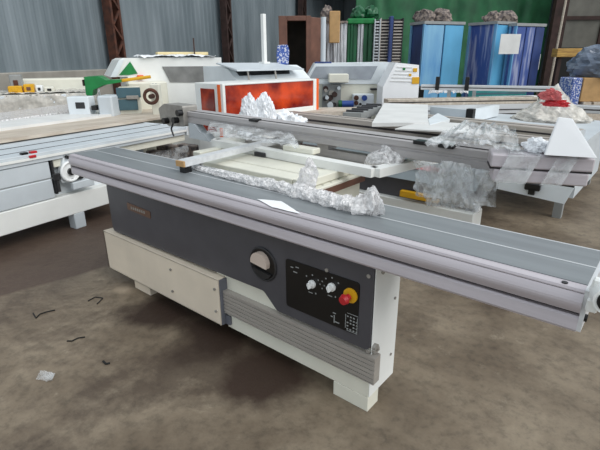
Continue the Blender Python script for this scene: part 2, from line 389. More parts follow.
# ------------------------------------------------------------------ things at the far end
FAR = 11.0
def upright(name, mt, label, cat, px0, px1, ytop, v, dep, group=None, z0=0, bev=.01):
    fr = Frame(px0, v, px1, v); x0, zt = fr.sz(px0, ytop); x1, _ = fr.sz(px1, ytop)
    r = fr.root(name, label, cat, group); return r, x0, x1, zt
def blue_cabinet(pxa, pxc, pxb, ytop, side_mat, door_mats, label):
    """corner cabinet: left side pxa..pxc, front pxc..pxb"""
    r0 = at_v(pxc, ytop, FAR); H = r0.z
    fr = Frame(pxc, FAR, pxb, FAR+.35); w = fr.len
    t = fr.root('blue_cabinet', label, 'cabinet', 'tall blue cabinets by the green tarpaulin')
    # depth so that the side spans pxa
    dep = .2
    while dep < 4:
        q = fr.o+fr.n*dep; d = (q-CAM); px = 300+FPX*d.dot(_r)/d.dot(_f)
        if px < pxa: break
        dep += .02
    m = MB(); m.box(.02, w, .03, dep, .08, H-.06); m.build('cabinet_body', side_mat, t)
    m = MB(); m.box(-.02, w+.02, -.02, dep+.02, H-.06, H); m.build('cabinet_top', 'mid_grey', t)
    m = MB(); m.box(.0, w, .0, dep, 0, .08); m.build('plinth', 'slot', t)
    m = MB(); m.box(-.005, .025, -.012, dep, .08, H-.06) if False else m.box(-.012, .02, -.012, .05, .08, H-.06); m.box(-.012, .02, dep-.05, dep, .08, H-.06); m.build('corner_post', 'sky_blue_pale', t)
    n = len(door_mats)
    for i, dm in enumerate(door_mats):
        a, b = w*i/n, w*(i+1)/n
        m = MB(); m.box(a+.02, b-.01, -.01, .03, .1, H-.08, .008); d = m.build('door', dm, t)
    return t, fr, w, dep, H
c1, f1, w1, d1, H1 = blue_cabinet(404, 418.5, 456, 21, 'navy', ['sky_blue_pale', 'sky_blue'], 'tall cabinet with pale and light blue doors beside the slatted stacks')  # left side's shade is put into a darker blue than the doors
c2, f2, w2, d2, H2 = blue_cabinet(458.5, 487, 504, 21, 'blue_mid', ['sky_blue'], 'tall cabinet with streaked blue side coloured dark as shade and one narrow light blue door')  # shade of the left side coloured in as darker blue
c3, f3, w3, d3, H3 = blue_cabinet(504, 506, 533, 23, 'blue_mid', ['blue_mid', 'blue_mid', 'navy'], 'rightmost tall blue cabinet with white streaks and a white sheet on it')
fr = Frame(501, FAR-.25, 533, FAR-.1)
m = MB(); a = fr.sz(501, 34); b = fr.sz(518, 54); m.box(a[0], b[0], -.012, 0, b[1], a[1])
o = m.build('sheet', 'board_white'); o.location = fr.o; o.rotation_euler.z = fr.rz
tag(o, 'white square sheet stuck on the rightmost blue cabinet', 'sheet')
for i, (px, py, v, s, lab) in enumerate(((424, 21, FAR+.5, .24, 'brownish wrapped bundle on top of the light blue cabinet, left of two'), (440, 21, FAR+.6, .26, 'pale wrapped bundle on top of the light blue cabinet, right of two'), (492, 22, FAR+.5, .2, 'small wrapped bundle on top of the cabinet with one door'), (505, 23, FAR+.6, .26, 'bulky wrapped bundle on top of the rightmost blue cabinet'))):
    q = at_v(px, py, v); q.z = (H1, H1, H2, H3)[i]
    m = MB(); m.blob((q.x, q.y, q.z), (s, s*.7, s*.75), seed=i+3, amp=.5, sub=3)
    solo('bundle', m, 'debris', lab, 'bundle', q, 'bundles on the blue cabinets')
# small box and bits right of the cabinets
fr = Frame(531, 12, 539, 12); t = fr.root('meter_box', 'small pale box on a post at the right end of the blue cabinets', 'box')
a = fr.sz(530, 54); b = fr.sz(538.5, 70)
m = MB(); m.box(a[0], b[0], 0, .14, b[1], a[1], .01); m.build('box_body', 'board_white', t)
m = MB(); m.box(a[0]+.06, b[0]-.06, .03, .1, 0, b[1]); m.build('post', 'rust', t)
# slatted stacks
for i, (p0, p1, yt, m1, lab) in enumerate(((375, 381, 19, 'pale_grey', 'narrow stack of pale slats beside the green wrapped stack'), (381, 391, 18, 'alu_warm', 'tall stack of light slats between pale stack and navy post'), (393.5, 404, 18, 'dark_steel', 'tall stack of dark slats left of the blue cabinets'))):
    fr = Frame(p0, FAR-.3, p1, FAR-.3); x0, H = fr.sz(p0, yt); x1, _ = fr.sz(p1, yt)
    t = fr.root('slat_rack', lab, 'rack', 'slatted racks')
    m = MB(); m.box(x0, x1, .06, .3, 0, H-.02); m.build('rack_back', 'slot', t)
    m = MB(); z = .05
    while z < H-.04: m.box(x0+.012, x1-.012, 0, .07, z, z+.028); z += .062
    m.build('slats', 'alu_warm' if i else 'silver', t)
    m = MB(); m.box(x0-.0, x0+.016, -.015, .3, 0, H); m.box(x1-.016, x1, -.015, .3, 0, H); m.build('rack_frame', m1, t)
fr = Frame(390.5, FAR-.4, 394, FAR-.4); x0, H = fr.sz(390.5, 16); x1, _ = fr.sz(393.8, 16)
m = MB(); m.box(x0, x1, 0, .2, 0, H, .01); o = m.build('post', 'navy'); o.location = fr.o; o.rotation_euler.z = fr.rz; tag(o, 'navy upright post between the light and the dark slat stacks', 'post')
# green wrapped stack
fr = Frame(347, FAR-.2, 375, FAR-.2); x0, H = fr.sz(348, 18); x1, _ = fr.sz(375, 18)
t = fr.root('wrapped_stack', 'tall stack wrapped in green film with silver strips showing', 'stack')
random.seed(4); m = MB(); m2 = MB(); x = x0; i = 0
while x < x1-.02:
    w = random.uniform(.05, .11); y = random.uniform(0, .08)
    (m2 if i in (3, 4, 8) else m).box(x, min(x+w, x1), y, .35, 0, H-random.uniform(0, .07), .012); x += w; i += 1
m.build('green_strips', 'green_dark', t); m2.build('silver_strips', 'silver', t)
m = MB(); m.box(x0-.01, x1+.01, -.03, .36, H-.12, H-.01, .02); m.build('wrap_band', 'green', t)
for i, (px, lab) in enumerate(((358, 'green and white bag on top of the green wrapped stack'), (371, 'small pale green bag on top of the green wrapped stack'))):
    q = at_v(px, 18, FAR+.05); q.z = H; m = MB(); m.blob(q, (.16, .14, .16), seed=i+11, amp=.5, sub=3); solo('bag', m, 'green_dark', lab, 'bag', q, 'bags on the green stack')
# silver foil stack
fr = Frame(322, FAR-.5, 346, FAR-.5); x0, H = fr.sz(327, 21); x1, _ = fr.sz(347.5, 21)
t = fr.root('wrapped_stack', 'tall silver foil wrapped stack beside the brown steel cabinet', 'stack')
m = MB(); x = x0; random.seed(2)
while x < x1-.02:
    w = random.uniform(.05, .09); m.box(x, min(x+w, x1), random.uniform(0, .06), .5, 0, H-random.uniform(0, .05), .015); x += w
m.build('foil_strips', 'silver', t)
m = MB(); m.box(x0-.01, x1+.01, -.01, .51, H-.04, H); m.build('stack_cap', 'debris', t)
q = at_v(327, 15, FAR-.2); q.z = H; m = MB(); m.blob(q, (.14, .12, .2), seed=21, amp=.4, sub=3); solo('bag', m, 'debris', 'rounded grey bag on top of the silver foil stack', 'bag', q)
fr = Frame(329, FAR-.62, 340, FAR-.62); a = fr.sz(329.5, 11); b = fr.sz(339.5, 43)
m = MB(); m.box(a[0], b[0], -.03, .03, b[1], a[1], .012); m.box(a[0]+.02, b[0]-.02, .03, .3, a[1]-.05, a[1]-.01, .01)
o = m.build('cardboard_sheet', 'cardboard'); o.location = fr.o; o.rotation_euler.z = fr.rz; tag(o, 'bent tan cardboard sheet hanging over the silver foil stack', 'cardboard')
# brown steel cabinet, open
fr = Frame(279, 9.6, 309, 9.6); t = fr.root('steel_cabinet', 'open brown steel cabinet with a dark empty interior', 'cabinet')
x0, H = fr.sz(279, 16.5); x1, _ = fr.sz(310, 16.5); dep = .95
xi0, zi = fr.sz(287, 21); xi1, _ = fr.sz(306, 21)
m = MB(); m.box(x0, x0+.03, 0, dep, 0, H); m.box(x1-.03, x1+.02, 0, dep, 0, H); m.box(x0, x1, 0, dep, H-.03, H); m.box(x0, x1, .01, dep, 0, .15)
m.build('cabinet_shell', 'brown', t)
m = MB(); m.box(x0+.03, x1-.03, dep-.03, dep, .15, H-.03); m.build('back_panel', 'brown_in', t)
m = MB(); m.box(x0-.01, xi0, -.03, .03, 0, H+.01, .008); m.box(xi1, x1+.02, -.03, .03, 0, H+.01, .008); m.box(xi0, xi1, -.03, .03, zi, H+.01, .008); m.build('door_frame', 'brown', t)
fr2 = Frame(310, 9.6, 323, 9.9); a = fr2.sz(311, 17); b = fr2.sz(322.5, 17)
m = MB(); m.box(a[0], b[0], 0, .05, 0.05, a[1], .01); o = m.build('cabinet_door', 'brown', t, world=False)
o.location = Matrix.Rotation(-t.rotation_euler.z, 3, 'Z') @ (fr2.o-t.location); o.rotation_euler.z = fr2.rz-t.rotation_euler.z

# right edge: timber, blue wrapped pile, carton
fr = Frame(558, 11, 600, 11)
a = fr.sz(558, 48.5); b = fr.sz(583, 57)
m = MB(); m.box(a[0], b[0]+.5, 0, .25, b[1], a[1], .01); tr = fr.root('timber_beam', 'thick yellow timber beam on trestle legs before the dark doorway', 'beam')
m.build('beam', 'wood_yellow', tr)
for x in (a[0]+.12, b[0]+.35): m = MB(); m.box(x-.04, x+.04, .06, .16, 0, b[1]); m.build('leg', 'rust_dark', tr)
fr = Frame(580, 8.6, 612, 8.6); t = fr.root('crate_pallet', 'low pallet under the carton at the right edge', 'pallet')
x0, zc = fr.sz(584, 102); x1 = x0+1.1
m = MB(); 
for k in range(6): m.box(x0+k*.19, x0+k*.19+.14, 0, .9, zc-.05, zc)
for k in (0, .38, .76): m.box(x0, x1, k, k+.12, 0, zc-.05)
m.build('pallet_boards', 'board', t)
a = fr.sz(586, 78); m = MB(); m.box(a[0], a[0]+.75, .05, .6, zc, a[1], .01)
o = m.build('carton', 'cardboard'); o.location = fr.o; o.rotation_euler.z = fr.rz; tag(o, 'brown carton at the right edge below a blue grey plastic heap', 'carton')
xb, zb = fr.sz(575, 78); m = MB(); m.box(xb, a[0]-.01, .05, .5, zc-.2, zb, .02); m.box(xb+.05, a[0]-.05, .1, .4, 0, zc-.2)
o = m.build('wrapped_box', 'blue_bag'); o.location = fr.o; o.rotation_euler.z = fr.rz; tag(o, 'narrow blue printed box standing left of the brown carton', 'box')
q = at_v(598, 78, 8.9); q.z = a[1]+.0; m = MB(); m.blob((q.x, q.y, q.z), (.5, .35, .36), seed=31, amp=.35, sub=4)
solo('plastic_heap', m, 'film_blue', 'heap of blue grey plastic wrapping on top of the brown carton', 'plastic', q)

# ================================================================== the panel saw in front
SAW = (1.5, .3, 0)
saw = thing('panel_saw', 'long grey and cream sliding table saw with a charcoal control panel, in front', 'saw', SAW)
def sp(name, m, mt, parent=None, smooth=False):       # saw part, vertices given in world metres
    bmesh.ops.translate(m.bm, vec=-Vector(SAW), verts=m.bm.verts)
    return m.build(name, mt, parent or saw, smooth=smooth)
L_ = 3.2
# sliding table
m = MB(); m.poly([(.035, .9), (.035, .855), (.35, .855), (.35, .9)], 0, L_, 'x'); st = sp('sliding_table', m, 'top')
m = MB(); m.box(0, L_, .181, .187, .8995, .9012); m.box(0, L_, .345, .352, .885, .9012); sp('inlay_strip', m, 'alu_pale', st)
m = MB()
m.poly([(.034, .898), (.0, .896), (-.003, .889), (-.003, .886), (.034, .886)], 0, L_, 'x')
arc = [(.034, .884), (-.003, .884)]+[(-.003-.014*sin(pi*k/8), .884-.064*k/8) for k in range(1, 8)]+[(-.003, .820), (.034, .820)]
m.poly(arc, 0, L_, 'x'); up_r = sp('upper_rail', m, 'alu', saw)
m = MB(); m.poly([(.05, .806), (.004, .806), (-.002, .80), (-.008, .765), (-.004, .757), (.05, .757)], 0, L_, 'x'); sp('lower_rail', m, 'alu', saw)
m = MB(); m.box(.004, L_-.004, .02, .33, .765, .86); sp('rail_core', m, 'slot', saw)
m = MB(); m.box(L_, L_+.012, -.004, .345, .76, .897); ep = sp('end_plate', m, 'alu_pale', saw)
m = MB(); m.box(-.012, 0, -.004, .345, .76, .897); sp('end_plate', m, 'alu_dull', saw)
for z in (.872, .80): m = MB(); m.cyl((L_+.012, .02, z), (L_+.02, .02, z), .012, 10); sp('bolt', m, 'black', ep)
a = at_x(561, 289, 3.13) 
m = MB(); q = at_z(561, 289, .897); m.cyl((q.x, .015, .896), (q.x, .015, .8995), .009, 12); sp('bolt', m, 'black', up_r)
# tube bracket at the right end
tc_ = at_y(601, 301, -.05)
m = MB(); m.box(L_+.012, tc_.x+.02, -.012, .012, tc_.z-.05, tc_.z+.045, .006)
m.cyl((tc_.x, .02, tc_.z), (tc_.x+.02, -.05, tc_.z+.004), .04, 28); br = sp('end_bracket', m, 'white', saw, False)
m = MB(); m.cyl((tc_.x+.0195, -.0485, tc_.z+.004), (tc_.x+.021, -.0535, tc_.z+.0043), .031, 28); sp('bore', m, 'black', br)
m = MB(); m.box(L_+.01, L_+.04, -.02, .03, .84, .88, .004); sp('end_block', m, 'white', br)

# control panel: charcoal front with rounded corners and a stepped lower edge
def rounded(pts, r, n=5):
    out = []; N_ = len(pts)
    for i in range(N_):
        p = Vector(pts[i]); a = Vector(pts[i-1]); b = Vector(pts[(i+1) % N_])
        da = (a-p).normalized(); db = (b-p).normalized(); ang = da.angle(db); t = min(r/math.tan(ang/2), (a-p).length*.45, (b-p).length*.45)
        A = p+da*t; B = p+db*t
        for k in range(n+1):
            s = k/n; out.append(tuple((A*(1-s)**2+p*2*s*(1-s)+B*s*s)))
    return out
PY = .0377
outl = [(.383, .748), (2.478, .748), (2.478, .335), (1.935, .335), (1.845, .418), (.383, .40)]
m = MB(); m.poly(rounded(outl, .035), PY, .14, 'y'); pan = sp('control_panel', m, 'panel')
m = MB(); m.poly(rounded([(2.002, .647), (2.415, .648), (2.412, .391), (2.003, .393)], .018), PY-.004, PY+.003, 'y'); face = sp('control_face', m, 'black', pan)
m = MB()
for kx, kz in ((2.164, .564), (2.274, .585)): m.cyl((kx, PY-.004, kz), (kx, PY-.03, kz), .019, 18, .016)
for kx, kz in ((2.164, .564), (2.274, .585)):
    k = MB(); k.cyl((kx, PY-.004, kz), (kx, PY-.012, kz), .02, 20); k.cyl((kx, PY-.012, kz), (kx, PY-.03, kz), .014, 20); k.box(kx-.005, kx+.005, PY-.036, PY-.028, kz-.016, kz+.016, .002); sp('selector_knob', k, 'white_plastic', face)
m.bm.free()
es = at_y(349, 296, PY)
m = MB(); m.cyl((es.x+.012, PY-.004, es.z+.01), (es.x+.012, PY-.012, es.z+.01), .034, 28); yr = sp('stop_button_collar', m, 'yellow', face)
m = MB(); m.cyl((es.x+.008, PY-.012, es.z+.006), (es.x+.004, PY-.034, es.z), .014, 16); m.cyl((es.x+.002, PY-.034, es.z), (es.x, PY-.052, es.z-.002), .024, 24, .019); sp('stop_button', m, 'red', face)
# printed pictograms on the control face
m = MB(); y0, y1 = PY-.0052, PY-.0038
def mark(x, z, w, h): w *= .8; h *= .8; m.box(x-w/2, x+w/2, y0, y1, z-h/2, z+h/2)
random.seed(9)
for kx, kz in ((2.164, .564), (2.274, .585)):
    for dx, dz in ((-.034, .03), (0, .045), (.034, .03)): mark(kx+dx, kz+dz, .008, .008)
    mark(kx-.01, kz-.048, .03, .005); mark(kx+.02, kz-.043, .008, .01)
for dx, dz in ((0, .02), (-.012, .002), (.012, .002), (0, -.016)): mark(2.22+dx, .575+dz, .007, .007)
for dx, dz, w in ((-.02, 0, .02), (.012, .008, .024), (.0, -.02, .03)): mark(2.062+dx, .612+dz, w, .006)
for dx, dz, w, h in ((0, 0, .006, .05), (.016, -.012, .03, .006), (-.014, .008, .014, .006), (0, .03, .02, .006)): mark(2.29+dx, .428+dz, w, h)
for i in range(4):
    for j in range(5):
        if random.random() < .8: mark(2.362+i*.016, .406+j*.016, .011, .008)
mark(2.386, .398, .07, .003); mark(2.386, .486, .07, .003); mark(2.351, .442, .003, .088); mark(2.421-.009, .442, .003, .088)
sp('pictograms', m, 'mid_grey', face)
# dial recess and badge
m = MB(); m.cyl((1.851, PY-.003, .571), (1.851, PY+.02, .571), .086, 36); dial = sp('dial_recess', m, 'black', pan)
m = MB(); m.ring((1.851, PY-.003, .571), (0, 1, 0), .086, .006, 36); sp('dial_rim', m, 'dark_steel', dial)
half = [(1.851+.055*cos(a), .571+.055*sin(a)) for a in [radians(d) for d in range(-22, 203, 15)]]
half = [(x-.008, z+.012) for x, z in half]
m = MB(); m.poly(half, PY-.03, PY-.002, 'y'); sp('dial_handle', m, 'knob', dial)
half = [(1.851+.066*cos(a), .571+.066*sin(a)) for a in [radians(d) for d in range(196, 345, 15)]]
m = MB(); m.poly([(x, z-.012) for x, z in half], PY-.014, PY-.002, 'y'); sp('dial_lower_half', m, 'dark_steel', dial)
m = MB(); m.poly(rounded([(.625, .655), (.885, .645), (.885, .598), (.625, .607)], .006), PY-.004, PY+.002, 'y'); bd = sp('badge', m, 'bronze', pan)
m = MB()
for k in range(7): m.box(.67+k*.024, .684+k*.024, PY-.0055, PY-.0035, .618, .636)
sp('badge_marks', m, 'steel', bd)
for px, py in ((327, 270), (368, 351), (369, 276)):
    q = at_y(px, py, PY); m = MB(); m.cyl((q.x, PY-.005, q.z), (q.x, PY+.002, q.z), .009, 12); sp('bolt', m, 'steel', pan)

# base frame
m = MB()
m.box(1.45, 2.479, .06, .268, .079, .75, .004); base = sp('base_frame', m, 'cream')
m = MB(); m.box(.36, 1.449, .11, .30, .10, .70, .004); sp('base_frame', m, 'cream')
m = MB(); m.box(2.286, 2.479, .045, .139, 0, .078, .002); sp('foot', m, 'cream', base)
m = MB(); m.box(.554, .745, .045, .16, 0, .14, .004); sp('foot', m, 'cream_box', base)
m = MB(); m.box(1.54, 2.479, .045, .062, .079, .21, .003); sp('front_skirt', m, 'cream', base)
# right end of the base
m = MB(); m.box(2.479, 2.484, .045, .268, .085, .752, .002); ew = sp('end_panel', m, 'white', base)
for y, z, r in ((.10, .70, .012), (.12, .735, .012), (.225, .22, .007), (.225, .52, .007)):
    m = MB(); m.cyl((2.483, y, z), (2.489, y, z), r, 12); sp('bolt', m, 'steel', ew)
m = MB(); m.cyl((2.484, .062, .352), (2.5, .062, .352), .016, 14); m.box(2.478, 2.5, .046, .09, .322, .345, .004); sp('latch', m, 'steel', ew)
# ridged slot rail under the panel
prof = [(.075, .318)]
z = .318
for k in range(6):
    prof += [(.026, z), (.026, z-.016), (.031, z-.017), (.031, z-.022)]; z -= .0225
prof += [(.026, z), (.026, z-.004), (.075, z-.004)]
m = MB(); m.poly(prof, 1.45, 2.512, 'x'); sp('slot_rail', m, 'ridge')
# bent sheet cover at the left of the base
m = MB()
m.box(.303, 1.527, .004, .012, .10, .389); cov = sp('channel_cover', m, 'cream_box')
m = MB(); m.box(.303, 1.527, .004, .11, .383, .391, .002); m.box(.303, 1.527, .004, .11, .098, .106, .002); m.box(.303, .311, .004, .11, .10, .389); sp('cover_flange', m, 'cream_box', cov)
m = MB(); m.box(1.528, 1.538, .008, .108, .102, .388, .003); m.box(1.538, 1.575, .078, .106, .33, .386, .003); m.box(1.538, 1.575, .03, .106, .104, .16, .003); sp('cover_end', m, 'end_grey', cov)
for px, py in ((171, 269.5), (173, 291), (215, 289), (216.5, 311)):
    q = at_y(px, py, .004); m = MB(); m.cyl((q.x, -.004, q.z), (q.x, .005, q.z), .008, 12); sp('bolt', m, 'steel', cov)
# saw body behind the sliding table
m = MB(); m.box(.95, 1.82, .44, .97, .0, .80, .01); body = sp('saw_body', m, 'cream')
m = MB(); m.box(.86, 1.84, .40, .99, .80, .855, .006); sp('saw_table', m, 'cream', body)
m = MB(); m.box(1.838, 1.846, .41, .98, .803, .84); sp('table_edge', m, 'brown', body)
m = MB()
for k in range(6): m.cyl((1.81, .50+.08*k, .845), (1.81, .50+.08*k, .857), .007, 10)
sp('table_bolts', m, 'steel', body)

# --- crosscut frames lying on the saw table
fz = .855
t = thing('outrigger_table', 'wide cream crosscut frame lying lowest on the saw table', 'frame', (1.4, .75, fz), 0, 'crosscut frames on the saw')
def fbox(*a, bev=.004): m = MB(); m.box(*a, bev); bmesh.ops.translate(m.bm, vec=-Vector(t.location), verts=m.bm.verts); return m
fbox(.93, 1.70, .44, .565, fz, fz+.045).build('front_rail', 'cream', t)
fbox(.80, 1.70, .58, .775, fz, fz+.045).build('cross_rail', 'cream', t)
fbox(.71, 1.70, .79, 1.0, fz, fz+.045).build('cross_rail', 'cream', t)
fbox(.62, 1.80, 1.02, 1.2, fz, fz+.045).build('rear_rail', 'cream', t)
fbox(1.705, 1.80, .44, 1.015, fz+.003, fz+.048).build('side_rail', 'cream', t)
fbox(.62, .70, .60, 1.015, fz+.003, fz+.048).build('side_rail', 'cream', t)
q = at_z(262, 154, fz+.06); fbox(q.x-.05, q.x+.05, q.y-.03, q.y+.03, fz+.045, fz+.075).build('clamp_block', 'dark_steel', t)
fz2 = fz+.048
t = thing('outrigger_table', 'upper cream frame whose right corner is wrapped in bubble film', 'frame', (1.4, 1.1, fz2), 0, 'crosscut frames on the saw')
def pbar(a, b, w, h): m = MB(); m.bar(Vector(a)-t.location, Vector(b)-t.location, w, h); return m
A = at_z(215, 139, fz2+.05); B = at_z(375, 168, fz2+.05); D = at_z(445, 152, fz2+.05)
for P in (A, B, D): P.z = fz2+.025
pbar(A, B, .075, .05).build('front_rail', 'white', t)
pbar(B, D, .075, .05).build('side_rail', 'white', t)
E_ = A+(D-B)*.85; pbar(E_, D, .06, .05).build('rear_rail', 'white', t)
pbar(A+(D-B)*.4, B+(D-B)*.4, .06, .05).build('cross_rail', 'alu_dull', t)
pbar(A, E_, .07, .05).build('side_rail', 'white', t)
q = at_z(300, 147, fz2+.08); m = MB(); m.box(q.x-.12, q.x+.14, q.y-.04, q.y+.04, fz2+.05, fz2+.085, .005)
solo('wedge_block', m, 'cream', 'short cream block lying across the upper crosscut frame', 'block', (q.x, q.y, fz2+.05))
# aluminium bar crossing the left part
A = at_z(181, 161, .97); B = at_z(288, 136, .97)
m = MB(); m.bar((A.x, A.y, .955), (B.x, B.y, .955), .07, .035)
bt = thing('outrigger_bar', 'pale aluminium bar crossing over the left ends of the cream frames', 'bar', (A.x, A.y, .93))
m.build('bar_body', 'alu_pale', bt, world=True)
m = MB(); m.bar(A-(B-A).normalized()*.012+Vector((0, 0, -.015)), A+Vector((0, 0, -.015)), .068, .033); m.build('end_cap', 'cardboard', bt, world=True)
m = MB(); m.box(A.x-.02, A.x+.03, A.y+.0, A.y+.05, .855, .937); m.build('support_block', 'black', bt, world=True)

# --- crosscut fence
ZF = 1.04
P0 = at_z(200, 113, ZF+.05); P1 = at_z(508, 154, ZF+.05); fd = (P1-P0).normalized(); fn = Vector((-fd.y, fd.x, 0)); frz = math.atan2(fd.y, fd.x)
P0 = at_z(178, 110, ZF+.05); fl = (P1-P0).length
t = thing('crosscut_fence', 'long grey aluminium fence with a black knob head at its left end', 'fence', (P0.x, P0.y, ZF-.05), frz)
m = MB(); m.poly([(.0, .10), (-.008, .096), (-.008, .062), (.0, .058), (.0, .046), (-.008, .042), (-.008, .004), (.0, .0), (.15, .0), (.15, .10), (.11, .104), (.07, .10)], 0, fl, 'x'); pr = m.build('fence_profile', 'alu_dull', t)
m = MB(); m.box(.02, fl-.02, .02, .032, .099, .1035); m.build('scale_slot', 'slot', pr)
m = MB(); m.box(.1, fl+.25, .165, .215, .02, .085, .005); m.build('stop_rail', 'alu_warm', t)
m = MB(); m.box(-.02, .0, -.015, .16, -.005, .105, .004); m.build('end_cap', 'pale_grey', t)
m = MB(); m.poly(rounded([(-.26, .10), (-.15, .15), (.16, .15), (.16, -.03), (-.10, -.05), (-.24, .0)], .02), -.05, .10, 'y'); hd = m.build('fence_head', 'steel', t)
for x, z in ((-.11, .0), (.06, .02), (.14, .09)): m = MB(); m.cyl((x, -.05, z), (x, -.10, z), .028, 16); m.build('knob', 'black', hd)
m = MB(); m.tube([(.06, -.09, .02), (.02, -.1, -.06), (.05, -.1, -.12)], .008); m.build('lever', 'dark_steel', hd)
for px, py in ((425, 141), (437, 148), (244, 121)):
    q = at_z(px, py, ZF+.055); s = (q-P0).dot(fd); m = MB(); m.box(s-.045, s+.045, -.03, .03, .09, .112, .004); m.build('flip_stop', 'black', t)
# fence supports down to the frames and the saw table
for px, lab in ((300, 1), (405, 2)):
    q = at_z(px, 140, ZF); s = (q-P0).dot(fd); m = MB(); m.box(s-.05, s+.05, .03, .12, fz2+.05-(ZF-.05), .002); m.build('support', 'alu_dull', t)
# grey curved bracket under the left end
A = at_z(200, 142, .93)
m = MB(); br_pts = [(0, 0), (.30, 0), (.24, .05), (.16, .07), (.09, .13), (.0, .13)]
m.poly(br_pts, 0, .08, 'y'); o = m.build('curved_bracket', 'pale_grey'); o.location = (P0.x+fd.x*.18, P0.y+fd.y*.18-.02, .86); o.rotation_euler.z = frz
tag(o, 'grey curved bracket under the left end of the long fence', 'bracket')
# wrapped pair of profiles at the right end of the fence
ZB = ZF-.06
a = at_z(492, 154, ZB+.13); b = at_z(596, 159, ZB+.13)
a.z = b.z = 0; bd_ = (b-a); bl = bd_.length; brz = math.atan2(bd_.y, bd_.x)
t = thing('profile_bundle', 'film wrapped double aluminium profile at the right end of the fence', 'profile', (a.x, a.y, ZB), brz)
m = MB(); m.box(0, bl, 0, .16, .068, .13, .006); m.build('upper_profile', 'alu', t)
m = MB(); m.box(.015, bl-.01, .004, .16, 0, .058, .006); m.build('lower_profile', 'alu', t)
m = MB(); m.box(0, bl, .012, .15, .058, .068); m.build('joint_gap', 'slot', t)
for s0, s1, sd in ((.02, .16, 1), (bl*.52, bl*.72, 2)):
    m = MB(); m.sheet((s0, -.012, .0), (s1, -.012, 0), (s1+.05, -.012, .135), (s0+.05, -.012, .135), 18, 10, .008, sd, 18); m.sheet((s0+.05, -.012, .137), (s1+.05, -.012, .137), (s1+.05, .17, .137), (s0+.05, .17, .137), 18, 10, .006, sd, 18)
    m.build('film_wrap', 'film', t, smooth=True)
bundle_frame = t
# white paper folded into a peak on the bundle
zt = ZB+.142
q = [at_z(545, 155, zt), at_z(596, 158, zt)]
u_ = (q[1]-q[0]).normalized(); w_ = Vector((-u_.y, u_.x, 0)); k = (q[1]-q[0]).length
m = MB()
A0 = Vector((q[0].x, q[0].y, zt)); A1 = Vector((q[1].x, q[1].y, zt))
zp = at_y(552, 118, A0.y+.03).z
T0 = A0+u_*.035+w_*.05; T0.z = zp; T1 = A0+u_*.085+w_*.05; T1.z = zp-.004
B0 = A0+w_*.14+u_*.02; B1 = A1+w_*.11-u_*.02
def skin(pts, th=.004):
    n_ = (pts[1]-pts[0]).cross(pts[2]-pts[0]).normalized()*th
    f = [m.bm.verts.new(p) for p in pts]; g = [m.bm.verts.new(p+n_) for p in pts]; N_ = len(pts)
    m.bm.faces.new(f); m.bm.faces.new(g[::-1])
    for i in range(N_): m.bm.faces.new((f[i], g[i], g[(i+1) % N_], f[(i+1) % N_]))
skin([A0, A1, T1, T0]); skin([B1, B0, T0, T1]); skin([A0, T0, B0]); skin([A1, B1, T1])
solo('paper_sheet', m, 'paper', 'white paper sheet folded to a peak on the wrapped profiles', 'paper', (q[0].x, q[0].y, zt))
q = at_z(532, 151, zt); m = MB(); m.blob((q.x, q.y+.05, zt-.008), (.05, .04, .04), seed=5, amp=.4, sub=4, sharp=.25); solo('foam_lump', m, 'foam', 'crumpled white foam lump on the wrapped profiles', 'foam', (q.x, q.y+.05, zt))
q = at_z(489, 161, ZF+.055); s = (q-P0).dot(fd)
m = MB(); p = P0+fd*s-fn*.012; p.z = ZF+.018
m.box(-.045, .045, -.006, .006, -.025, .025); o = m.build('sticker', 'card_yellow'); o.location = p; o.rotation_euler.z = frz; tag(o, 'small tan label stuck on the fence near the film bundle', 'sticker')

# --- plastic on the saw
def wrap_roll(path, rad, seed, n=90, k=22, z0=.9):
    """crumpled film rope: path points with a radius each, resting on z0"""
    m = MB(); P = [Vector(p) for p in path]; rows = []
    for i in range(n+1):
        f = i/n*(len(P)-1); j = min(int(f), len(P)-2); g = f-j
        c = P[j].lerp(P[j+1], g); r0 = rad[j]*(1-g)+rad[j+1]*g; d = (P[j+1]-P[j]).normalized(); s_ = Vector((-d.y, d.x, 0))
        endk = min(1, .25+min(i, n-i)/5); row = []
        for q in range(k):
            a = 2*pi*q/k; w = Vector((i*.16+seed*9, cos(a)*1.3, sin(a)*1.3))
            e = r0*endk*(1+.55*noise.noise(w)+.45*(.4-abs(noise.noise(w*2.6)))+.3*(.4-abs(noise.noise(w*6))))
            z = c.z+r0*.7+e*sin(a)*.95
            row.append(m.bm.verts.new(c+s_*e*cos(a)*1.25+Vector((0, 0, max(z0+.001, z)-c.z))))
        rows.append(row)
    for u, w in zip(rows, rows[1:]):
        for q in range(k): m.bm.faces.new((u[q], u[(q+1) % k], w[(q+1) % k], w[q]))
    m.bm.faces.new(rows[0]); m.bm.faces.new(rows[-1][::-1]); return m
pts = [at_z(x, y, .9) for x, y in ((192, 168), (225, 177), (262, 186), (300, 196), (335, 206), (360, 212), (379, 211))]
solo('bubble_wrap', wrap_roll(pts, [.012, .02, .022, .03, .03, .038, .062], 1, 170), 'film_dense', 'roll of crumpled bubble wrap along the rear edge of the sliding table', 'bubble wrap', (pts[2].x, pts[2].y, .9))
A = at_z(304, 194, .9); B = at_z(310, 184, .96)
solo('bubble_wrap', wrap_roll([A, A+Vector((.0, .05, .05)), A+Vector((-.02, .07, .11))], [.05, .05, .035], 2, 30), 'film_dense', 'upright tuft of bubble wrap at the corner of the lower cream frame', 'bubble wrap', (A.x, A.y, .9))
A = at_z(375, 163, .95); B = at_z(396, 158, .95); A.z = B.z = .905
solo('bubble_wrap', wrap_roll([A, A.lerp(B, .5), B], [.05, .075, .05], 3, 40), 'film_dense', 'ball of bubble wrap around the right corner of the upper cream frame', 'bubble wrap', (A.x, A.y, .905))
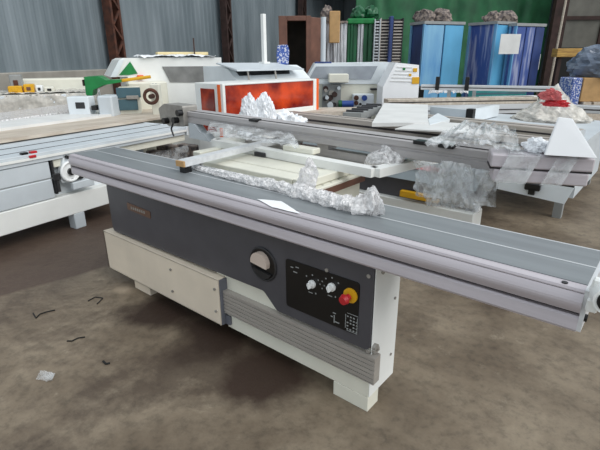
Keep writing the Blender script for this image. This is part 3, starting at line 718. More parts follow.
m = MB(); a, b, c, d_ = [at_z(x, y, .9012) for x, y in ((257, 199), (281, 201), (301, 214), (272, 207))]
m.sheet(a, b, c, d_, 10, 8, .0015, 3, 20, .001); o = solo('white_patch', m, 'paper', 'thin white patch on the grey sliding table', 'tape', (a.x, a.y, .901))  # thin white patch laid on the table top
# plastic hanging from the fence, and film lying on it
def P_on(px, py, off): r = ray(px, py); p0 = P0-fn*off; tt = (p0-CAM).dot(fn)/r.dot(fn); return CAM+r*tt
m = MB()
m.sheet(P_on(413, 160, .04), P_on(500, 172, .04), P_on(494, 208, .05), P_on(415, 196, .05), 70, 36, .03, 8, 9, .002, 0, (9, 2.2))
m.sheet(P_on(416, 163, .0), P_on(498, 174, .0), P_on(478, 213, .01), P_on(425, 205, .01), 70, 36, .035, 9, 9, .002, 0, (7, 3))
m.sheet(P_on(440, 160, .07), P_on(470, 165, .07), P_on(480, 212, .08), P_on(432, 200, .08), 40, 30, .025, 10, 12, .002, 0, (4, 2))
solo('plastic_wrapping', m, 'film', 'crumpled clear plastic hanging down from the fence over the dark saw behind', 'plastic', P_on(450, 162, .04), smooth=True)
m = MB(); a, b, c, d_ = [at_z(x, y, ZF+.08) for x, y in ((424, 145), (520, 152), (515, 128), (460, 124))]
m.sheet(a, b, c, d_, 70, 36, .025, 12, 11, .002, -.04, (8, 4))
solo('plastic_film', m, 'film', 'loose clear plastic film lying over the fence left of the white paper', 'plastic', a, smooth=True)
m = MB(); a, b, c, d_ = [at_z(x, y, ZF-.01) for x, y in ((206, 134), (300, 148), (290, 128), (212, 118))]
m.sheet(a, b, c, d_, 70, 30, .012, 14, 12, .002, 0, (12, 5))
solo('plastic_film', m, 'film', 'crumpled clear film under the left part of the fence', 'plastic', a, smooth=True)
# floor litter
def litter(name, mt, pts, w, label, cat):
    m = MB(); P = [at_z(x, y, .004) for x, y in pts]
    for a, b in zip(P, P[1:]): m.bar(a, b, w, .006)
    return solo(name, m, mt, label, cat, (P[0].x, P[0].y, 0))
litter('strip_offcut', 'rubber', [(33, 313), (36, 318), (40, 314), (46, 312), (55, 310)], .006, 'dark bent strip on the floor, left of the cream base', 'scrap')
litter('strip_offcut', 'rubber', [(67, 341), (72, 341), (78, 338), (85, 337)], .006, 'short dark strip on the floor above the shiny plastic scrap', 'scrap')
litter('strip_offcut', 'rubber', [(103, 361), (106, 364), (110, 363)], .01, 'tiny dark hook shaped scrap on the floor near the oil stain', 'scrap')
litter('wire_scrap', 'dark_steel', [(88, 301), (95, 297), (103, 298), (97, 304)], .004, 'thin dark looped wire on the floor by the left foot', 'wire')
a, b, c, d_ = [at_z(x, y, .012) for x, y in ((36, 380), (52, 381), (55, 373), (40, 371))]
m = MB(); m.sheet(a, b, c, d_, 14, 10, .01, 4, 25, .002); solo('plastic_scrap', m, 'film_thin', 'small shiny clear plastic scrap lying on the floor', 'plastic', (a.x, a.y, 0), smooth=True)

# ================================================================== neighbouring machines
class LineFrame(Frame):
    def __init__(s, a, b):
        s.o = Vector((a[0], a[1], 0)); e = Vector((b[0], b[1], 0)); s.d = (e-s.o).normalized(); s.n = Vector((-s.d.y, s.d.x, 0)); s.rz = math.atan2(s.d.y, s.d.x); s.len = (e-s.o).length
def put(o, root_rz=0, loc=None): o.location = loc; o.rotation_euler.z = root_rz; return o
def slab(name, corners, z, th, mt, label, cat, group=None, bev=.004):
    """flat piece whose top corners were surveyed at height z"""
    P = [at_z(x, y, z) for x, y in corners]; m = MB(); dn = Vector((0, 0, -th)); m.hexa([p+dn for p in P]+P)
    c = sum(P, Vector())/4; c.z = z-th
    return solo(name, m, mt, label, cat, c, group)
def beam(name, a, b, z, w, h, mt, label, cat, group=None, detail=True, end=None, m2='slot'):
    A = at_z(a[0], a[1], z); B = at_z(b[0], b[1], z); fr = LineFrame(A, B); l = fr.len
    t = thing(name, label, cat, (A.x, A.y, z-h), fr.rz, group)
    m = MB(); m.box(0, l, 0, w, 0, h, .006); p = m.build('profile', mt, t)
    if detail:
        m = MB(); m.box(.01, l-.01, -.003, .01, h*.42, h*.58); m.box(.01, l-.01, w*.4, w*.5, h-.01, h+.002); m.build('groove', m2, p)
    m = MB(); m.box(l, l+.008, .002, w-.002, .002, h-.002); m.box(-.008, 0, .002, w-.002, .002, h-.002) if False else None; m.build('end_cap', end or 'pale_grey', t)
    return t

# ---- second panel saw, at the left
fr = LineFrame((-.87, -.19), (-1.16, 1.87)); X0 = -1.6; zt = .775; XE = fr.sz(186, 130)[0]
t = fr.root('panel_saw', 'pale grey panel saw at the left edge with a white base beam', 'saw')
m = MB(); m.box(X0, XE, .0, .80, zt-.03, zt, .004); tb = m.build('sliding_table', 'pale_grey', t)
m = MB(); m.box(X0, XE, .82, .86, zt-.02, zt+.012); m.box(X0, XE, -.012, .0, zt-.05, zt-.028); m.build('edge_strip', 'white', tb)
m = MB(); m.box(X0, XE, .42, .435, zt-.001, zt+.003); m.box(X0, XE, .16, .168, zt-.001, zt+.003); m.box(X0, XE, .815, .822, zt, zt+.004); m.build('table_groove', 'dark_steel', tb)
m = MB(); m.box(X0, XE-.02, .0, .06, zt-.085, zt-.03, .004); m.build('front_rail', 'pale_grey', t)
m = MB(); m.box(fr.sz(53, 152)[0], XE, .03, .09, zt-.16, zt-.085, .004); m.build('front_rail', 'cream', t)
xp = fr.sz(52, 175)[0]
m = MB(); m.box(X0, xp, .01, .06, .35, .525, .008); pn = m.build('front_panel', 'pale_grey', t)
m = MB(); m.box(X0, xp, .01, .06, .532, .685, .008); m.build('front_panel', 'pale_grey', t)
m = MB(); m.box(X0, xp+.01, .02, .055, .522, .536); m.build('panel_strip', 'mid_grey', pn)
m = MB(); m.box(xp+.01, xp+.03, .0, .05, .38, .68, .004); z = fr.sz(55, 178)[1]; m.box(xp-.0, xp+.06, -.03, .0, z-.02, z+.04, .004); m.box(xp+.02, xp+.045, -.02, .0, .40, z); m.build('panel_hinge', 'dark_steel', t)
m = MB(); m.box(X0, 1.05, .0, .30, .15, .345, .006); m.build('base_beam', 'white', t)
m = MB(); m.box(X0, 1.0, .10, .70, .2, zt-.05); m.build('base_body', 'cool_white', t)
xf = fr.sz(80, 215)[0]
m = MB(); m.box(xf-.06, xf+.05, .0, .10, 0, .15, .004); m.box(xf+.05, xf+.06, .05, .2, 0, .15); m.build('foot', 'pale_grey', t)
m = MB(); m.box(XE-.12, XE-.04, .74, .79, 0, zt-.03); m.build('foot', 'pale_grey', t)
m = MB(); m.box(-1.5, -1.4, .05, .2, 0, .2); m.build('foot', 'pale_grey', t)
hx, hz = fr.sz(68.5, 171)
m = MB(); m.poly(rounded([(hx-.10, hz-.10), (hx+.24, hz-.10), (hx+.2, hz+.13), (hx-.02, hz+.16)], .04), .0, .06, 'y'); pl = m.build('wheel_plate', 'cool_white', t)
m = MB(); m.ring((hx, -.03, hz), (0, 1, 0), .085, .013); m.cyl((hx, -.03, hz), (hx, .0, hz), .078, 28); hw = m.build('handwheel', 'white_plastic', t)
m = MB(); m.cyl((hx, -.055, hz), (hx, -.02, hz), .032, 18); m.build('hub', 'black', hw)
ax, az = fr.sz(66, 157); m = MB(); m.cyl((ax, -.04, az), (ax, .0, az), .016, 12); m.build('knob', 'black', hw)
ax, az = fr.sz(75, 178); m = MB(); m.box(ax-.06, ax+.07, -.03, .0, az-.014, az+.014, .004); m.build('slot', 'black', pl)
ax, az = fr.sz(80, 184); m = MB(); m.box(ax-.1, ax+.12, -.05, .0, az-.03, az+.04, .006); m.build('bracket', 'pale_grey', pl)
for px, py, mt in ((25, 149.5, 'black'), (34, 148, 'red'), (32, 156.5, 'red')):
    ax, az = fr.sz(px, py); q = at_z(px, py, zt)
    m = MB(); m.box(ax-.028, ax+.028, .01 if py < 152 else -.02, .05 if py < 152 else .0, (zt if py < 152 else az-.01), (zt+.018 if py < 152 else az+.012), .003); m.build('control_button', mt, t)
m = MB(); m.box(X0, 2.0, .86, 2.3, zt-.06, zt-.005, .004); m.build('rear_table', 'cool_white', t)
for x in (-1.4, 1.8): m = MB(); m.box(x, x+.08, 2.1, 2.2, 0, zt-.06); m.build('leg', 'pale_grey', t)
# right end carriage with hanging wrapped parts
m = MB(); m.box(XE-.0, XE+.03, -.01, .80, zt-.10, zt+.005, .004); m.build('end_cap', 'cool_white', t)
q = at_v(160, 143, 4.6)
slab('board', [(-40, 146), (177, 114.5), (168, 106), (-40, 133)], zt+.045, .03, 'board', 'long beige board lying along the back of the left saw table', 'board', 'boards on the left saw')
slab('board', [(-40, 133.5), (112, 114), (108, 108), (-40, 127)], zt+.075, .05, 'board_white', 'long white board lying behind the beige board at the left', 'board', 'boards on the left saw')
slab('board', [(-40, 126), (95, 107), (90, 101), (-40, 118)], zt+.06, .04, 'film_dense', 'film covered board farthest back on the left saw', 'board', 'boards on the left saw')
# stack of parts under the right end of the left saw table
fr = LineFrame((-1.3, 1.0), (-1.42, 1.9)); t = fr.root('parts_crate', 'pale crate of wrapped metal parts below the right end of the left saw table', 'crate')
a = fr.sz(146, 142, 0); b = fr.sz(188, 160, 0)
m = MB(); m.box(a[0], b[0], 0, .5, 0, .3, .01); m.build('crate_box', 'pale_grey', t)
m = MB()
for k in range(5): m.box(a[0]+.05+k*.17, a[0]+.18+k*.17, .02, .3, .3, .42+.05*(k % 3), .01)
m.build('metal_parts', 'debris', t)
m = MB(); m.sheet((a[0], -.02, .02), (b[0], -.02, .02), (b[0], .0, .5), (a[0], .0, .5), 30, 14, .03, 3, 10); m.build('film_cover', 'film', t, smooth=True)
# box with round emblem, tan block, small boxes and plastic on the left boards
fr = Frame(64, 6.1, 92, 6.1); za = zt+.045
a = fr.sz(66, 97); b = fr.sz(90, 112)
t = fr.root('small_box', 'pale grey box with a dark fan opening, behind the white board', 'box'); m = MB(); m.box(a[0], b[0], 0, .2, zt-.004, a[1], .008); bx = m.build('box_body', 'cool_white', t)
ax, az = fr.sz(81, 105.5); m = MB(); m.box(ax-.07, ax+.05, -.006, .004, az-.04, az+.04, .004); m.build('fan_opening', 'dark_steel', bx)
ax, az = fr.sz(93, 108); m = MB(); m.box(ax-.02, ax+.05, -.01, .1, az-.03, az+.03, .004); m.build('dark_clip', 'black', bx)
q = at_z(115, 114, zt+.03); m = MB(); m.box(q.x-.03, q.x+.03, q.y-.03, q.y+.03, zt+.03, zt+.12, .008); solo('wood_block', m, 'cardboard', 'small tan wood block on the beige board', 'block', (q.x, q.y, zt+.03))
# long low machine covered with film and clutter behind the left saw
fr = Frame(-30, 7.2, 105, 7.9)
t = fr.root('planer', 'long white machine bed covered with film at the far left', 'machine')
x0 = -.3; x1 = fr.sz(100, 100)[0]; zb_ = fr.sz(30, 95)[1]
m = MB(); m.box(x0, x1, 0, 1.0, .0, zb_, .01); m.build('machine_bed', 'cool_white', t)
xa, za2 = fr.sz(20, 79, .8); xb_ = fr.sz(84, 80, .8)[0]
m = MB(); m.box(xa, xb_, .7, 1.1, 0, za2, .02); m.build('rear_housing', 'cream', t)
m = MB(); m.sheet((x0, -.02, .5), (x1, -.02, .5), (x1, .0, zb_+.01), (x0, .0, zb_+.01), 50, 12, .03, 6, 7); m.sheet((x0, .0, zb_+.02), (x1, 0, zb_+.02), (x1, .6, zb_+.03), (x0, .6, zb_+.03), 50, 12, .03, 7, 7); m.build('film_cover', 'film_pink', t, smooth=True)
def on_bed(name, px0, px1, py0, y, d, mt, label, cat, group=None, m2=None):
    a = fr.sz(px0, py0, y); b = fr.sz(px1, py0, y); o = fr.o+fr.n*y+fr.d*a[0]; r = thing(name, label, cat, (o.x, o.y, zb_+.02), fr.rz, group)
    h = a[1]-zb_-.02
    m = MB(); m.box(0, b[0]-a[0], 0, d, 0, h, .012); k = m.build('body', mt, r)
    m = MB(); m.box((b[0]-a[0])*.3, (b[0]-a[0])*.7, -.01, .02, h*.3, h*.7, .005); m.build('front_detail', m2 or 'mid_grey', k); return r
on_bed('guard', 7, 21, 86.5, .1, .2, 'yellow', 'yellow guard block at the far left, larger of two', 'guard', 'yellow guards', 'yellow')
on_bed('guard', 22.5, 33, 84.5, .15, .2, 'yellow', 'yellow guard block beside a larger yellow one at the far left', 'guard', 'yellow guards', 'brown')
on_bed('small_motor', 35, 42, 85.5, .15, .15, 'white_plastic', 'small white motor box right of the yellow guards', 'motor', None, 'dark_steel')
on_bed('small_box', 43.5, 54, 87, .1, .2, 'cream', 'small cream box with dark end right of the white motor box', 'box', None, 'black')
on_bed('gear_head', 8, 20, 75, .45, .2, 'mid_grey', 'grey rounded gear head at the far left behind the yellow guards', 'machine head', None, 'rust')
on_bed('lever_tool', 56, 75, 92, .2, .1, 'dark_steel', 'flat dark tool lying on the film right of the cream box', 'tool', None, 'rust')
# green dust hood
fr = Frame(83, 6.5, 122, 6.6)
t = fr.root('dust_hood', 'green dust hood with a yellow pipe, left of the white edge bander', 'dust hood')
m = MB(); m.poly(fr.pts([(84, 77), (98, 76.2), (106, 80.5), (121, 79.6), (121, 82.2), (104, 85), (93, 90), (92, 96), (86, 95)]), 0, .32, 'y'); hd = m.build('hood_shell', 'green', t)
p = fr.pts([(120, 81), (150, 77)]); m = MB(); m.cyl((p[0][0], .1, p[0][1]), (p[1][0], .1, p[1][1]), .022, 12); m.build('pipe', 'yellow', t)
p = fr.pts([(81.5, 80), (84, 86)]); m = MB(); m.box(p[0][0], p[1][0], .02, .3, p[1][1], p[0][1]); m.build('end_flange', 'rust_dark', hd)
p = fr.pts([(86, 95), (93, 130)]); m = MB(); m.box(p[0][0], p[1][0], .05, .27, 0, p[0][1]+.02); m.build('stand', 'dark_steel', t)
p = fr.pts([(97, 90), (114, 104)]); 
# slate boxes in front of edge bander
fr = Frame(114, 6.3, 142, 6.4)
t = fr.root('drawer_unit', 'slate blue drawer unit in front of the white edge bander', 'drawers')
p = fr.pts([(115.5, 88), (141, 97.5), (118, 100), (138.5, 110)])
m = MB(); m.box(p[0][0]+.02, p[1][0]-.02, .04, .45, 0, p[0][1]-.005); m.build('unit_body', 'cream', t)
m = MB(); m.box(p[0][0], p[1][0], 0, .06, p[1][1], p[0][1], .006); d1_ = m.build('drawer', 'slate', t)
m = MB(); m.box(p[0][0]+.12, p[1][0]-.03, -.03, .0, p[1][1]-.02, p[1][1]+.03, .006); m.build('handle_rail', 'steel', d1_)
m = MB(); m.box(p[2][0], p[3][0], 0, .06, p[3][1], p[2][1], .006); m.build('drawer', 'slate', t)
fr = Frame(97, 6.1, 114, 6.1); p = fr.pts([(96, 96), (113, 110)])
m = MB(); m.box(p[0][0], p[1][0], 0, .3, 0, p[0][1], .02); o = put(m.build('filter_box', 'pale_grey'), fr.rz, fr.o); tag(o, 'pale grey rounded box below the green dust hood', 'box')
fr = Frame(146, 6.2, 156, 6.2); ax, az = fr.sz(151, 96.5)
t = fr.root('feed_roller', 'rusty chain feed roller on a cream stand before the edge bander', 'roller')
m = MB(); m.ring((ax, 0, az), (0, 1, 0), .085, .022); m.cyl((ax, -.02, az), (ax, .1, az), .03, 14); m.build('roller_wheel', 'rust', t)
m = MB(); m.box(ax-.03, ax+.09, .08, .2, 0, az+.15, .01); m.build('stand', 'cream', t)

# ---- white edge bander A
fr = Frame(112, 7.0, 215, 7.7)
t = fr.root('edge_bander', 'white edge bander with a green triangular opening and smoky window', 'edge bander', 'edge banders')
X1 = fr.sz(222, 70)[0]
pts = fr.pts([(110, 77), (119, 60), (123, 58)]); 
zt_ = pts[2][1]; ctr = [pts[0], pts[1], pts[2], (X1, zt_), (X1, 0), (fr.sz(128, 80)[0], 0), (fr.sz(128, 80)[0], pts[0][1])]
m = MB(); m.poly(ctr, 0, 1.0, 'y'); m.build('housing', 'white', t)
m = MB(); m.poly(fr.pts([(119, 75), (130, 61.5), (137.5, 73.5), (129, 75)]), -.012, .004, 'y'); m.build('side_opening', 'green', t)
m = MB(); m.poly(fr.pts([(110, 77), (119, 59.5), (124, 59.5), (116, 77)]), -.03, .0, 'y'); m.build('cover_rim', 'cool_white', t)
w_ = fr.pts([(162, 66.5), (222, 66), (222, 82.5), (170, 82)]); m = MB(); m.poly(w_, -.012, .004, 'y'); wd = m.build('window', 'smoke', t)
p = fr.pts([(137, 79), (143, 75)]); m = MB(); m.box(p[0][0], p[1][0], -.06, .0, p[0][1], p[1][1], .008); m.build('orange_knob', 'orange', t)
p = fr.pts([(133, 90), (168, 90)]); 
m = MB(); m.box(p[0][0]-.1, p[1][0]-.05, -.25, .0, 0, p[0][1]+.12, .02); m.build('infeed_housing', 'cream', t)
m = MB(); p = fr.pts([(150, 84), (153, 84)])
for q_ in p: m.cyl((q_[0], -.01, q_[1]), (q_[0], -.0, q_[1]), .022, 12); 
m.bm.free()
for q_ in p: k = MB(); k.cyl((q_[0], -.26, q_[1]), (q_[0], -.24, q_[1]), .02, 12); k.build('purple_button', 'navy', t)
m = MB(); m.sheet((fr.sz(140, 60)[0], -.05, zt_+.012), (X1-.1, -.05, zt_+.012), (X1-.1, .7, zt_+.03), (fr.sz(140, 60)[0], .7, zt_+.03), 40, 16, .03, 4, 5); o = m.build('cover_sheet', 'foam', smooth=True); put(o, fr.rz, fr.o); tag(o, 'wrinkled white sheet lying on top of the edge bander with the green opening', 'sheet')
p = fr.pts([(157, 52), (208, 56.5)], .75); m = MB(); m.box(p[0][0], p[1][0], .72, .9, zt_+.04, p[0][1]+.0, .006); o = put(m.build('board', 'card_yellow'), fr.rz, fr.o); tag(o, 'yellowed board lying on top of the left edge bander', 'board')
ax, az = fr.sz(193, 38, .7); m = MB(); m.cyl((ax, .68, zt_+.03), (ax, .68, az), .012, 8); o = put(m.build('thin_rod', 'rust_dark'), fr.rz, fr.o); tag(o, 'thin dark rod standing upright on the left edge bander', 'rod')

# ---- edge bander B with orange windows
fr = Frame(228, 5.31, 314, 6.36)
t = fr.root('edge_bander', 'white edge bander with orange red windows in the middle', 'edge bander', 'edge banders')
xs, zs = fr.sz(221.5, 84); xe, _ = fr.sz(316, 78); zb = zs
m = MB(); m.box(xs, xe, .02, .52, 0, zb, .006); bd2 = m.build('housing', 'white', t)
wi = fr.pts([(224.5, 87.5), (313, 80.5), (313.5, 105.5), (229, 117)])
wz0, wz1, wx0, wx1 = wi[2][1], wi[1][1], wi[0][0], wi[1][0]
m = MB(); m.box(wx0, wx1, .0, .024, wz0, wz1); m.build('window', 'orange_glass', t)
m = MB(); m.box(xs, wx0, -.012, .03, 0, zb, .004); m.box(wx1, xe, -.012, .03, 0, zb, .004); m.box(wx0, wx1, -.012, .03, wz1, zb, .004); m.box(wx0, wx1, -.012, .03, .05, wz0, .004); m.build('window_frame', 'white', t)
m = MB(); m.box(xs-.012, xs, .03, .075, .5, zb-.01, .003); m.build('orange_stripe', 'orange', t)
m = MB(); m.box(xs-.010, xs, .14, .40, .72, zb-.06, .003); m.build('side_window', 'orange_glass', t)
m = MB(); m.box(xe, xe+.06, -.0, .03, wz0-.06, zb-.0, .003); m.build('orange_stripe', 'orange', t)
# rear hood of B
x0h = fr.sz(203, 66, 1.25)[0]; x1h = fr.sz(292, 73, .9)[0]; zh = fr.sz(240, 66, .9)[1]
m = MB(); m.poly([(.52, 0), (.52, zb-.02), (.70, zh-.04), (.8, zh), (1.25, zh), (1.25, 0)], x0h, x1h, 'x'); rh = m.build('rear_hood', 'cool_white', t)
m = MB(); m.hexa([(x0h+.1, .60, zb+.05), (x1h-.35, .60, zb+.05), (x1h-.30, .66, zh-.06), (x0h+.1, .66, zh-.06), (x0h+.1, .64, zb+.05), (x1h-.35, .64, zb+.05), (x1h-.3, .70, zh-.06), (x0h+.1, .70, zh-.06)]); m.build('hood_slot', 'dark_steel', rh)
m = MB(); m.hexa([(x0h-.1, .40, zh-.05), (x1h-.2, .46, zh-.06), (x1h-.2, .46, zh-.045), (x0h-.1, .40, zh-.03), (x0h+.0, .95, zh+.03), (x1h-.3, .95, zh+.02), (x1h-.3, .95, zh+.035), (x0h+.0, .95, zh+.045)]); m.build('lid', 'pale_grey', rh)
for x in (x0h+.12, x0h+.6): m = MB(); m.cyl((x, .44, zb-.0), (x, .46, zh-.05), .012, 8); m.build('lid_strut', 'steel', rh)
ax, az = fr.sz(262.5, 14, .9)
m = MB(); m.box(ax-.028, ax+.028, .86, .916, zh+.03, az, .004); m.box(ax-.06, ax+.06, .83, .95, zh+.02, zh+.05, .004); o = put(m.build('post', 'white'), fr.rz, fr.o); tag(o, 'tall white square post standing on the middle edge bander', 'post')
q = fr.o+fr.n*.95+fr.d*fr.sz(284, 70, .95)[0]; zq = zh
m = MB(); m.poly([(q.x-.10, zq), (q.x+.07, zq), (q.x+.085, zq+.2), (q.x+.06, zq+.29), (q.x+.0, zq+.27), (q.x-.09, zq+.28), (q.x-.11, zq+.15)], q.y-.05, q.y+.05, 'y'); bmesh.ops.bevel(m.bm, geom=m.bm.edges[:], offset=.012, segments=2, affect='EDGES'); bmesh.ops.rotate(m.bm, cent=(q.x, q.y, zq), matrix=Matrix.Rotation(.7, 3, 'Z'), verts=m.bm.verts); solo('printed_bag', m, 'blue_bag', 'blue printed plastic bag standing on the middle edge bander', 'bag', (q.x, q.y, zq))
# white film bundle in front of the orange window
q = at_v(258, 112, 5.15); m = MB(); m.blob((q.x-.07, q.y-.06, .72), (.12, .1, .265), seed=66, amp=.22, sub=5, sharp=.2, freq=2.6); m.blob((q.x+.05, q.y+.05, .72), (.13, .1, .275), seed=68, amp=.2, sub=5, sharp=.2, freq=2.6); m.blob((q.x-.03, q.y-.04, .72), (.2, .12, .16), seed=64, amp=.35, sub=5, sharp=.3); m.blob((q.x+.28, q.y+.2, .72), (.22, .15, .15), seed=62, amp=.5, sub=4, sharp=.3, freq=2.6)
solo('white_wrap', m, 'foam', 'heap of crumpled white wrapping before the orange window', 'wrapping', (q.x, q.y, .72))
zq = .72
# bench carrying that heap
fr3 = Frame(214, 5.31-.19, 318, 6.4); fr3.o = fr.o-fr.n*.30-fr.d*.12; fr3.d = fr.d; fr3.n = fr.n; fr3.rz = fr.rz; l3 = 2.0
t = fr3.root('infeed_bench', 'low pale bench in front of the middle edge bander', 'bench')
m = MB(); m.box(0, l3, -.14, .24, .66, .72, .008); m.build('bench_top', 'board_white', t)
for x in (.08, l3-.16): m = MB(); m.box(x, x+.08, -.1, .15, 0, .66); m.build('leg', 'mid_grey', t)

# ---- edge bander C
fr = Frame(303, 8.0, 400, 8.0)
t = fr.root('edge_bander', 'white edge bander with a long blue grey window, behind the others', 'edge bander', 'edge banders')
m = MB(); m.poly(fr.pts([(303.5, 84), (315, 63.5), (395, 62.5), (383, 84)]), .0, 1.0, 'y'); m.build('hood', 'cool_white', t)
m = MB(); m.poly(fr.pts([(310, 77.5), (316, 66.5), (377.5, 66), (371, 79), (330, 79)]), -.014, .004, 'y'); m.build('window', 'smoke_blue', t)
p = fr.pts([(303, 83), (396, 83)]); m = MB(); m.box(p[0][0], p[1][0], .02, 1.0, 0, p[0][1]+.005, .01); m.build('housing', 'cream', t)
p = fr.pts([(328, 73.5), (347, 82)]); m = MB(); m.box(p[0][0], p[1][0], -.25, .0, p[1][1], p[0][1], .012); m.build('motor_cover', 'cream', t)
p = fr.pts([(322, 84), (340, 106)]); random.seed(12)
m = MB(); m.box(p[0][0], p[1][0], -.12, .02, .4, p[0][1]); m.build('mechanism_back', 'mid_grey', t)
for k in range(12):
    x = random.uniform(p[0][0]+.04, p[1][0]-.04); z = random.uniform(p[1][1]+.03, p[0][1]-.04); r = random.uniform(.025, .06)
    m = MB(); m.cyl((x, -.12, z), (x, -.12-random.uniform(.04, .14), z), r, 12); m.build('cutter_unit', ('steel', 'dark_steel', 'rust_dark', 'pale_grey')[k % 4], t)
p = fr.pts([(341, 99.5), (352, 106)]); zc = (p[0][1]+p[1][1])/2; m = MB(); m.cyl((p[0][0], -.2, zc), (p[1][0], -.2, zc), (p[0][1]-p[1][1])/2, 20); mo = m.build('motor', 'blue', t)
m = MB(); m.cyl((p[0][0]-.06, -.2, zc), (p[0][0], -.2, zc), .06, 16); m.build('motor_fan', 'green_dark', mo)
p = fr.pts([(352, 93.5), (372, 107)]); m = MB(); m.box(p[0][0], p[1][0], -.16, .02, p[1][1], p[0][1], .01); cp = m.build('control_plate', 'cool_white', t)
for px, py, mt, r in ((355, 97, 'rust', .04), (355, 102, 'rust', .035), (363, 97, 'blue', .045), (359, 103, 'black', .02)):
    ax, az = fr.sz(px, py); m = MB(); m.cyl((ax, -.2, az), (ax, -.15, az), r, 14); m.build('button', mt, cp)
p = fr.pts([(370, 88), (382, 90)]); m = MB(); m.box(p[0][0], p[1][0], -.08, .03, p[1][1], p[0][1], .01); m.build('handle', 'dark_steel', t)
p = fr.pts([(345, 107), (372, 112)]); 
q = at_z(352, 112, .95); q2 = at_z(376, 104, .95)
m = MB(); m.bar((q.x, q.y, .9), (q2.x, q2.y, .9), .22, .08); tt = thing('roller_conveyor', 'short dark grey roller conveyor before the blue motor', 'conveyor', (q.x, q.y, .86)); m.build('conveyor_frame', 'mid_grey', tt, world=True)
dq = (q2-q); 
for k in range(5):
    c = q+dq*(k+.5)/5; s_ = Vector((-dq.y, dq.x, 0)).normalized()*.1; m = MB(); m.cyl((c.x-s_.x, c.y-s_.y, .945), (c.x+s_.x, c.y+s_.y, .945), .02, 10); m.build('roller', 'dark_steel', tt, world=True)
m = MB(); c = q.lerp(q2, .5); m.box(c.x-.06, c.x+.06, c.y-.06, c.y+.06, 0, .86); m.build('leg', 'mid_grey', tt, world=True)
fz_ = fr.sz(350, 63.5)[1]
a = fr.sz(323.5, 17, .1); b = fr.sz(323.5, 67, .1)
m = MB(); m.cyl((a[0], .1, fz_), (a[0], .1, a[1]), .042, 16); tp = fr.root('post', 'grey round post with a black cross foot on the rear edge bander', 'post'); m.build('post_tube', 'pale_grey', tp)
m = MB(); m.box(a[0]-.14, a[0]+.14, .06, .14, fz_-.0, fz_+.03, .005); m.box(a[0]-.03, a[0]+.03, .0, .3, fz_, fz_+.03, .005); m.build('cross_foot', 'navy', tp)
fr = Frame(386, 7.3, 420, 7.3); t = fr.root('wrapped_crate', 'white paper covered crate with yellow stickers before the blue cabinets', 'crate')
p = fr.pts([(396, 62.5), (419, 65), (419, 86), (383, 87)])
m = MB(); m.poly([p[0], p[1], p[2], (p[2][0], 0), (p[3][0], 0), p[3]], 0, .55, 'y'); cr_ = m.build('paper_cover', 'paper', t)
m = MB()
for py in (67, 70.5, 74, 77.5, 81): a = fr.sz(399-(py-63)*.5, py); b = fr.sz(412, py+.6); m.bar((a[0], -.004, a[1]), (b[0], -.004, b[1]), .01, .012)
m.build('printed_lines', 'board_white', cr_)
for px, py, w, mt in ((415, 70, .03, 'yellow'), (410, 75, .02, 'yellow'), (415.5, 80.5, .055, 'yellow'), (404, 69, .018, 'green')):
    ax, az = fr.sz(px, py); m = MB(); m.box(ax-w, ax+w, -.012, .002, az-w*.9, az+w*.9, .003); m.build('sticker', mt, cr_)

# ---- saw D right behind the front saw
t = thing('panel_saw', 'dark grey panel saw with a yellow stop bar, behind the front saw', 'saw', (.8, 2.0, 0))
def dp(name, m, mt, p=None): bmesh.ops.translate(m.bm, vec=-Vector(t.location), verts=m.bm.verts); return m.build(name, mt, p or t)
m = MB(); m.box(.35, 2.22, 2.0, 2.2, .06, .385, .006); bs = dp('base', m, 'white')
for x in (.45, 2.05): m = MB(); m.box(x, x+.16, 2.02, 2.18, 0, .06); dp('foot', m, 'cream', bs)
m = MB(); m.box(.5, 1.6, 2.22, 3.1, 0, .72, .01); dp('saw_body', m, 'cool_white')
m = MB(); m.box(.35, 2.2, 2.06, 2.2, .385, .60, .01); fp = dp('front_panel', m, 'panel')
m = MB(); m.hexa([(.35, 2.02, .56), (2.2, 2.02, .56), (2.2, 2.3, .56), (.35, 2.3, .56), (.35, 2.25, .76), (2.2, 2.25, .76), (2.2, 2.3, .76), (.35, 2.3, .76)]); dp('sloped_cover', m, 'slate_grey')
a = at_y(401, 195, 2.0); b = at_y(438, 204, 2.0); m = MB(); m.bar((a.x, 2.0, a.z+.02), (b.x, 2.0, a.z+.02), .05, .05); dp('stop_bar', m, 'yellow')
a = at_y(420, 178, 2.1); m = MB(); m.hexa([(1.5, 2.10, .645), (1.9, 2.10, .645), (1.9, 2.14, .645), (1.5, 2.14, .645), (1.5, 2.125, .675), (1.9, 2.125, .675), (1.9, 2.16, .675), (1.5, 2.16, .675)]); dp('red_strip', m, 'pink')
m = MB(); m.box(.35, 2.86, 2.31, 2.60, .70, .80, .006); dp('sliding_table', m, 'alu_dull')
m = MB(); m.box(.35, 2.6, 2.605, 3.2, .72, .80, .006); dp('saw_table', m, 'cream')
m = MB(); m.poly([(2.36, .735), (2.37, .63), (2.82, .60), (2.86, .735)], 1.95, 1.975, 'y'); m.box(2.37, 2.86, 1.95, 2.32, .72, .738); pt = dp('end_plate', m, 'cool_white')
a = at_y(533, 187, 1.95); m = MB(); m.box(a.x-.05, a.x+.05, 1.92, 1.96, a.z-.02, a.z+.03, .006); m.box(a.x-.02, a.x+.02, 1.92, 1.95, a.z-.05, a.z-.01); dp('clamp', m, 'black', pt)
zD = .80
bmA = beam('aluminium_profile', (284, 112), (563, 142), .92, .17, .12, 'alu_warm', 'long warm grey profile on the saw behind, nearest of its row', 'profile', 'profiles on the rear saws')
beam('aluminium_profile', (385, 112.5), (577, 131.5), .90, .22, .10, 'alu_warm', 'long grey profile behind the nearest one, right of the white boards', 'profile', 'profiles on the rear saws')
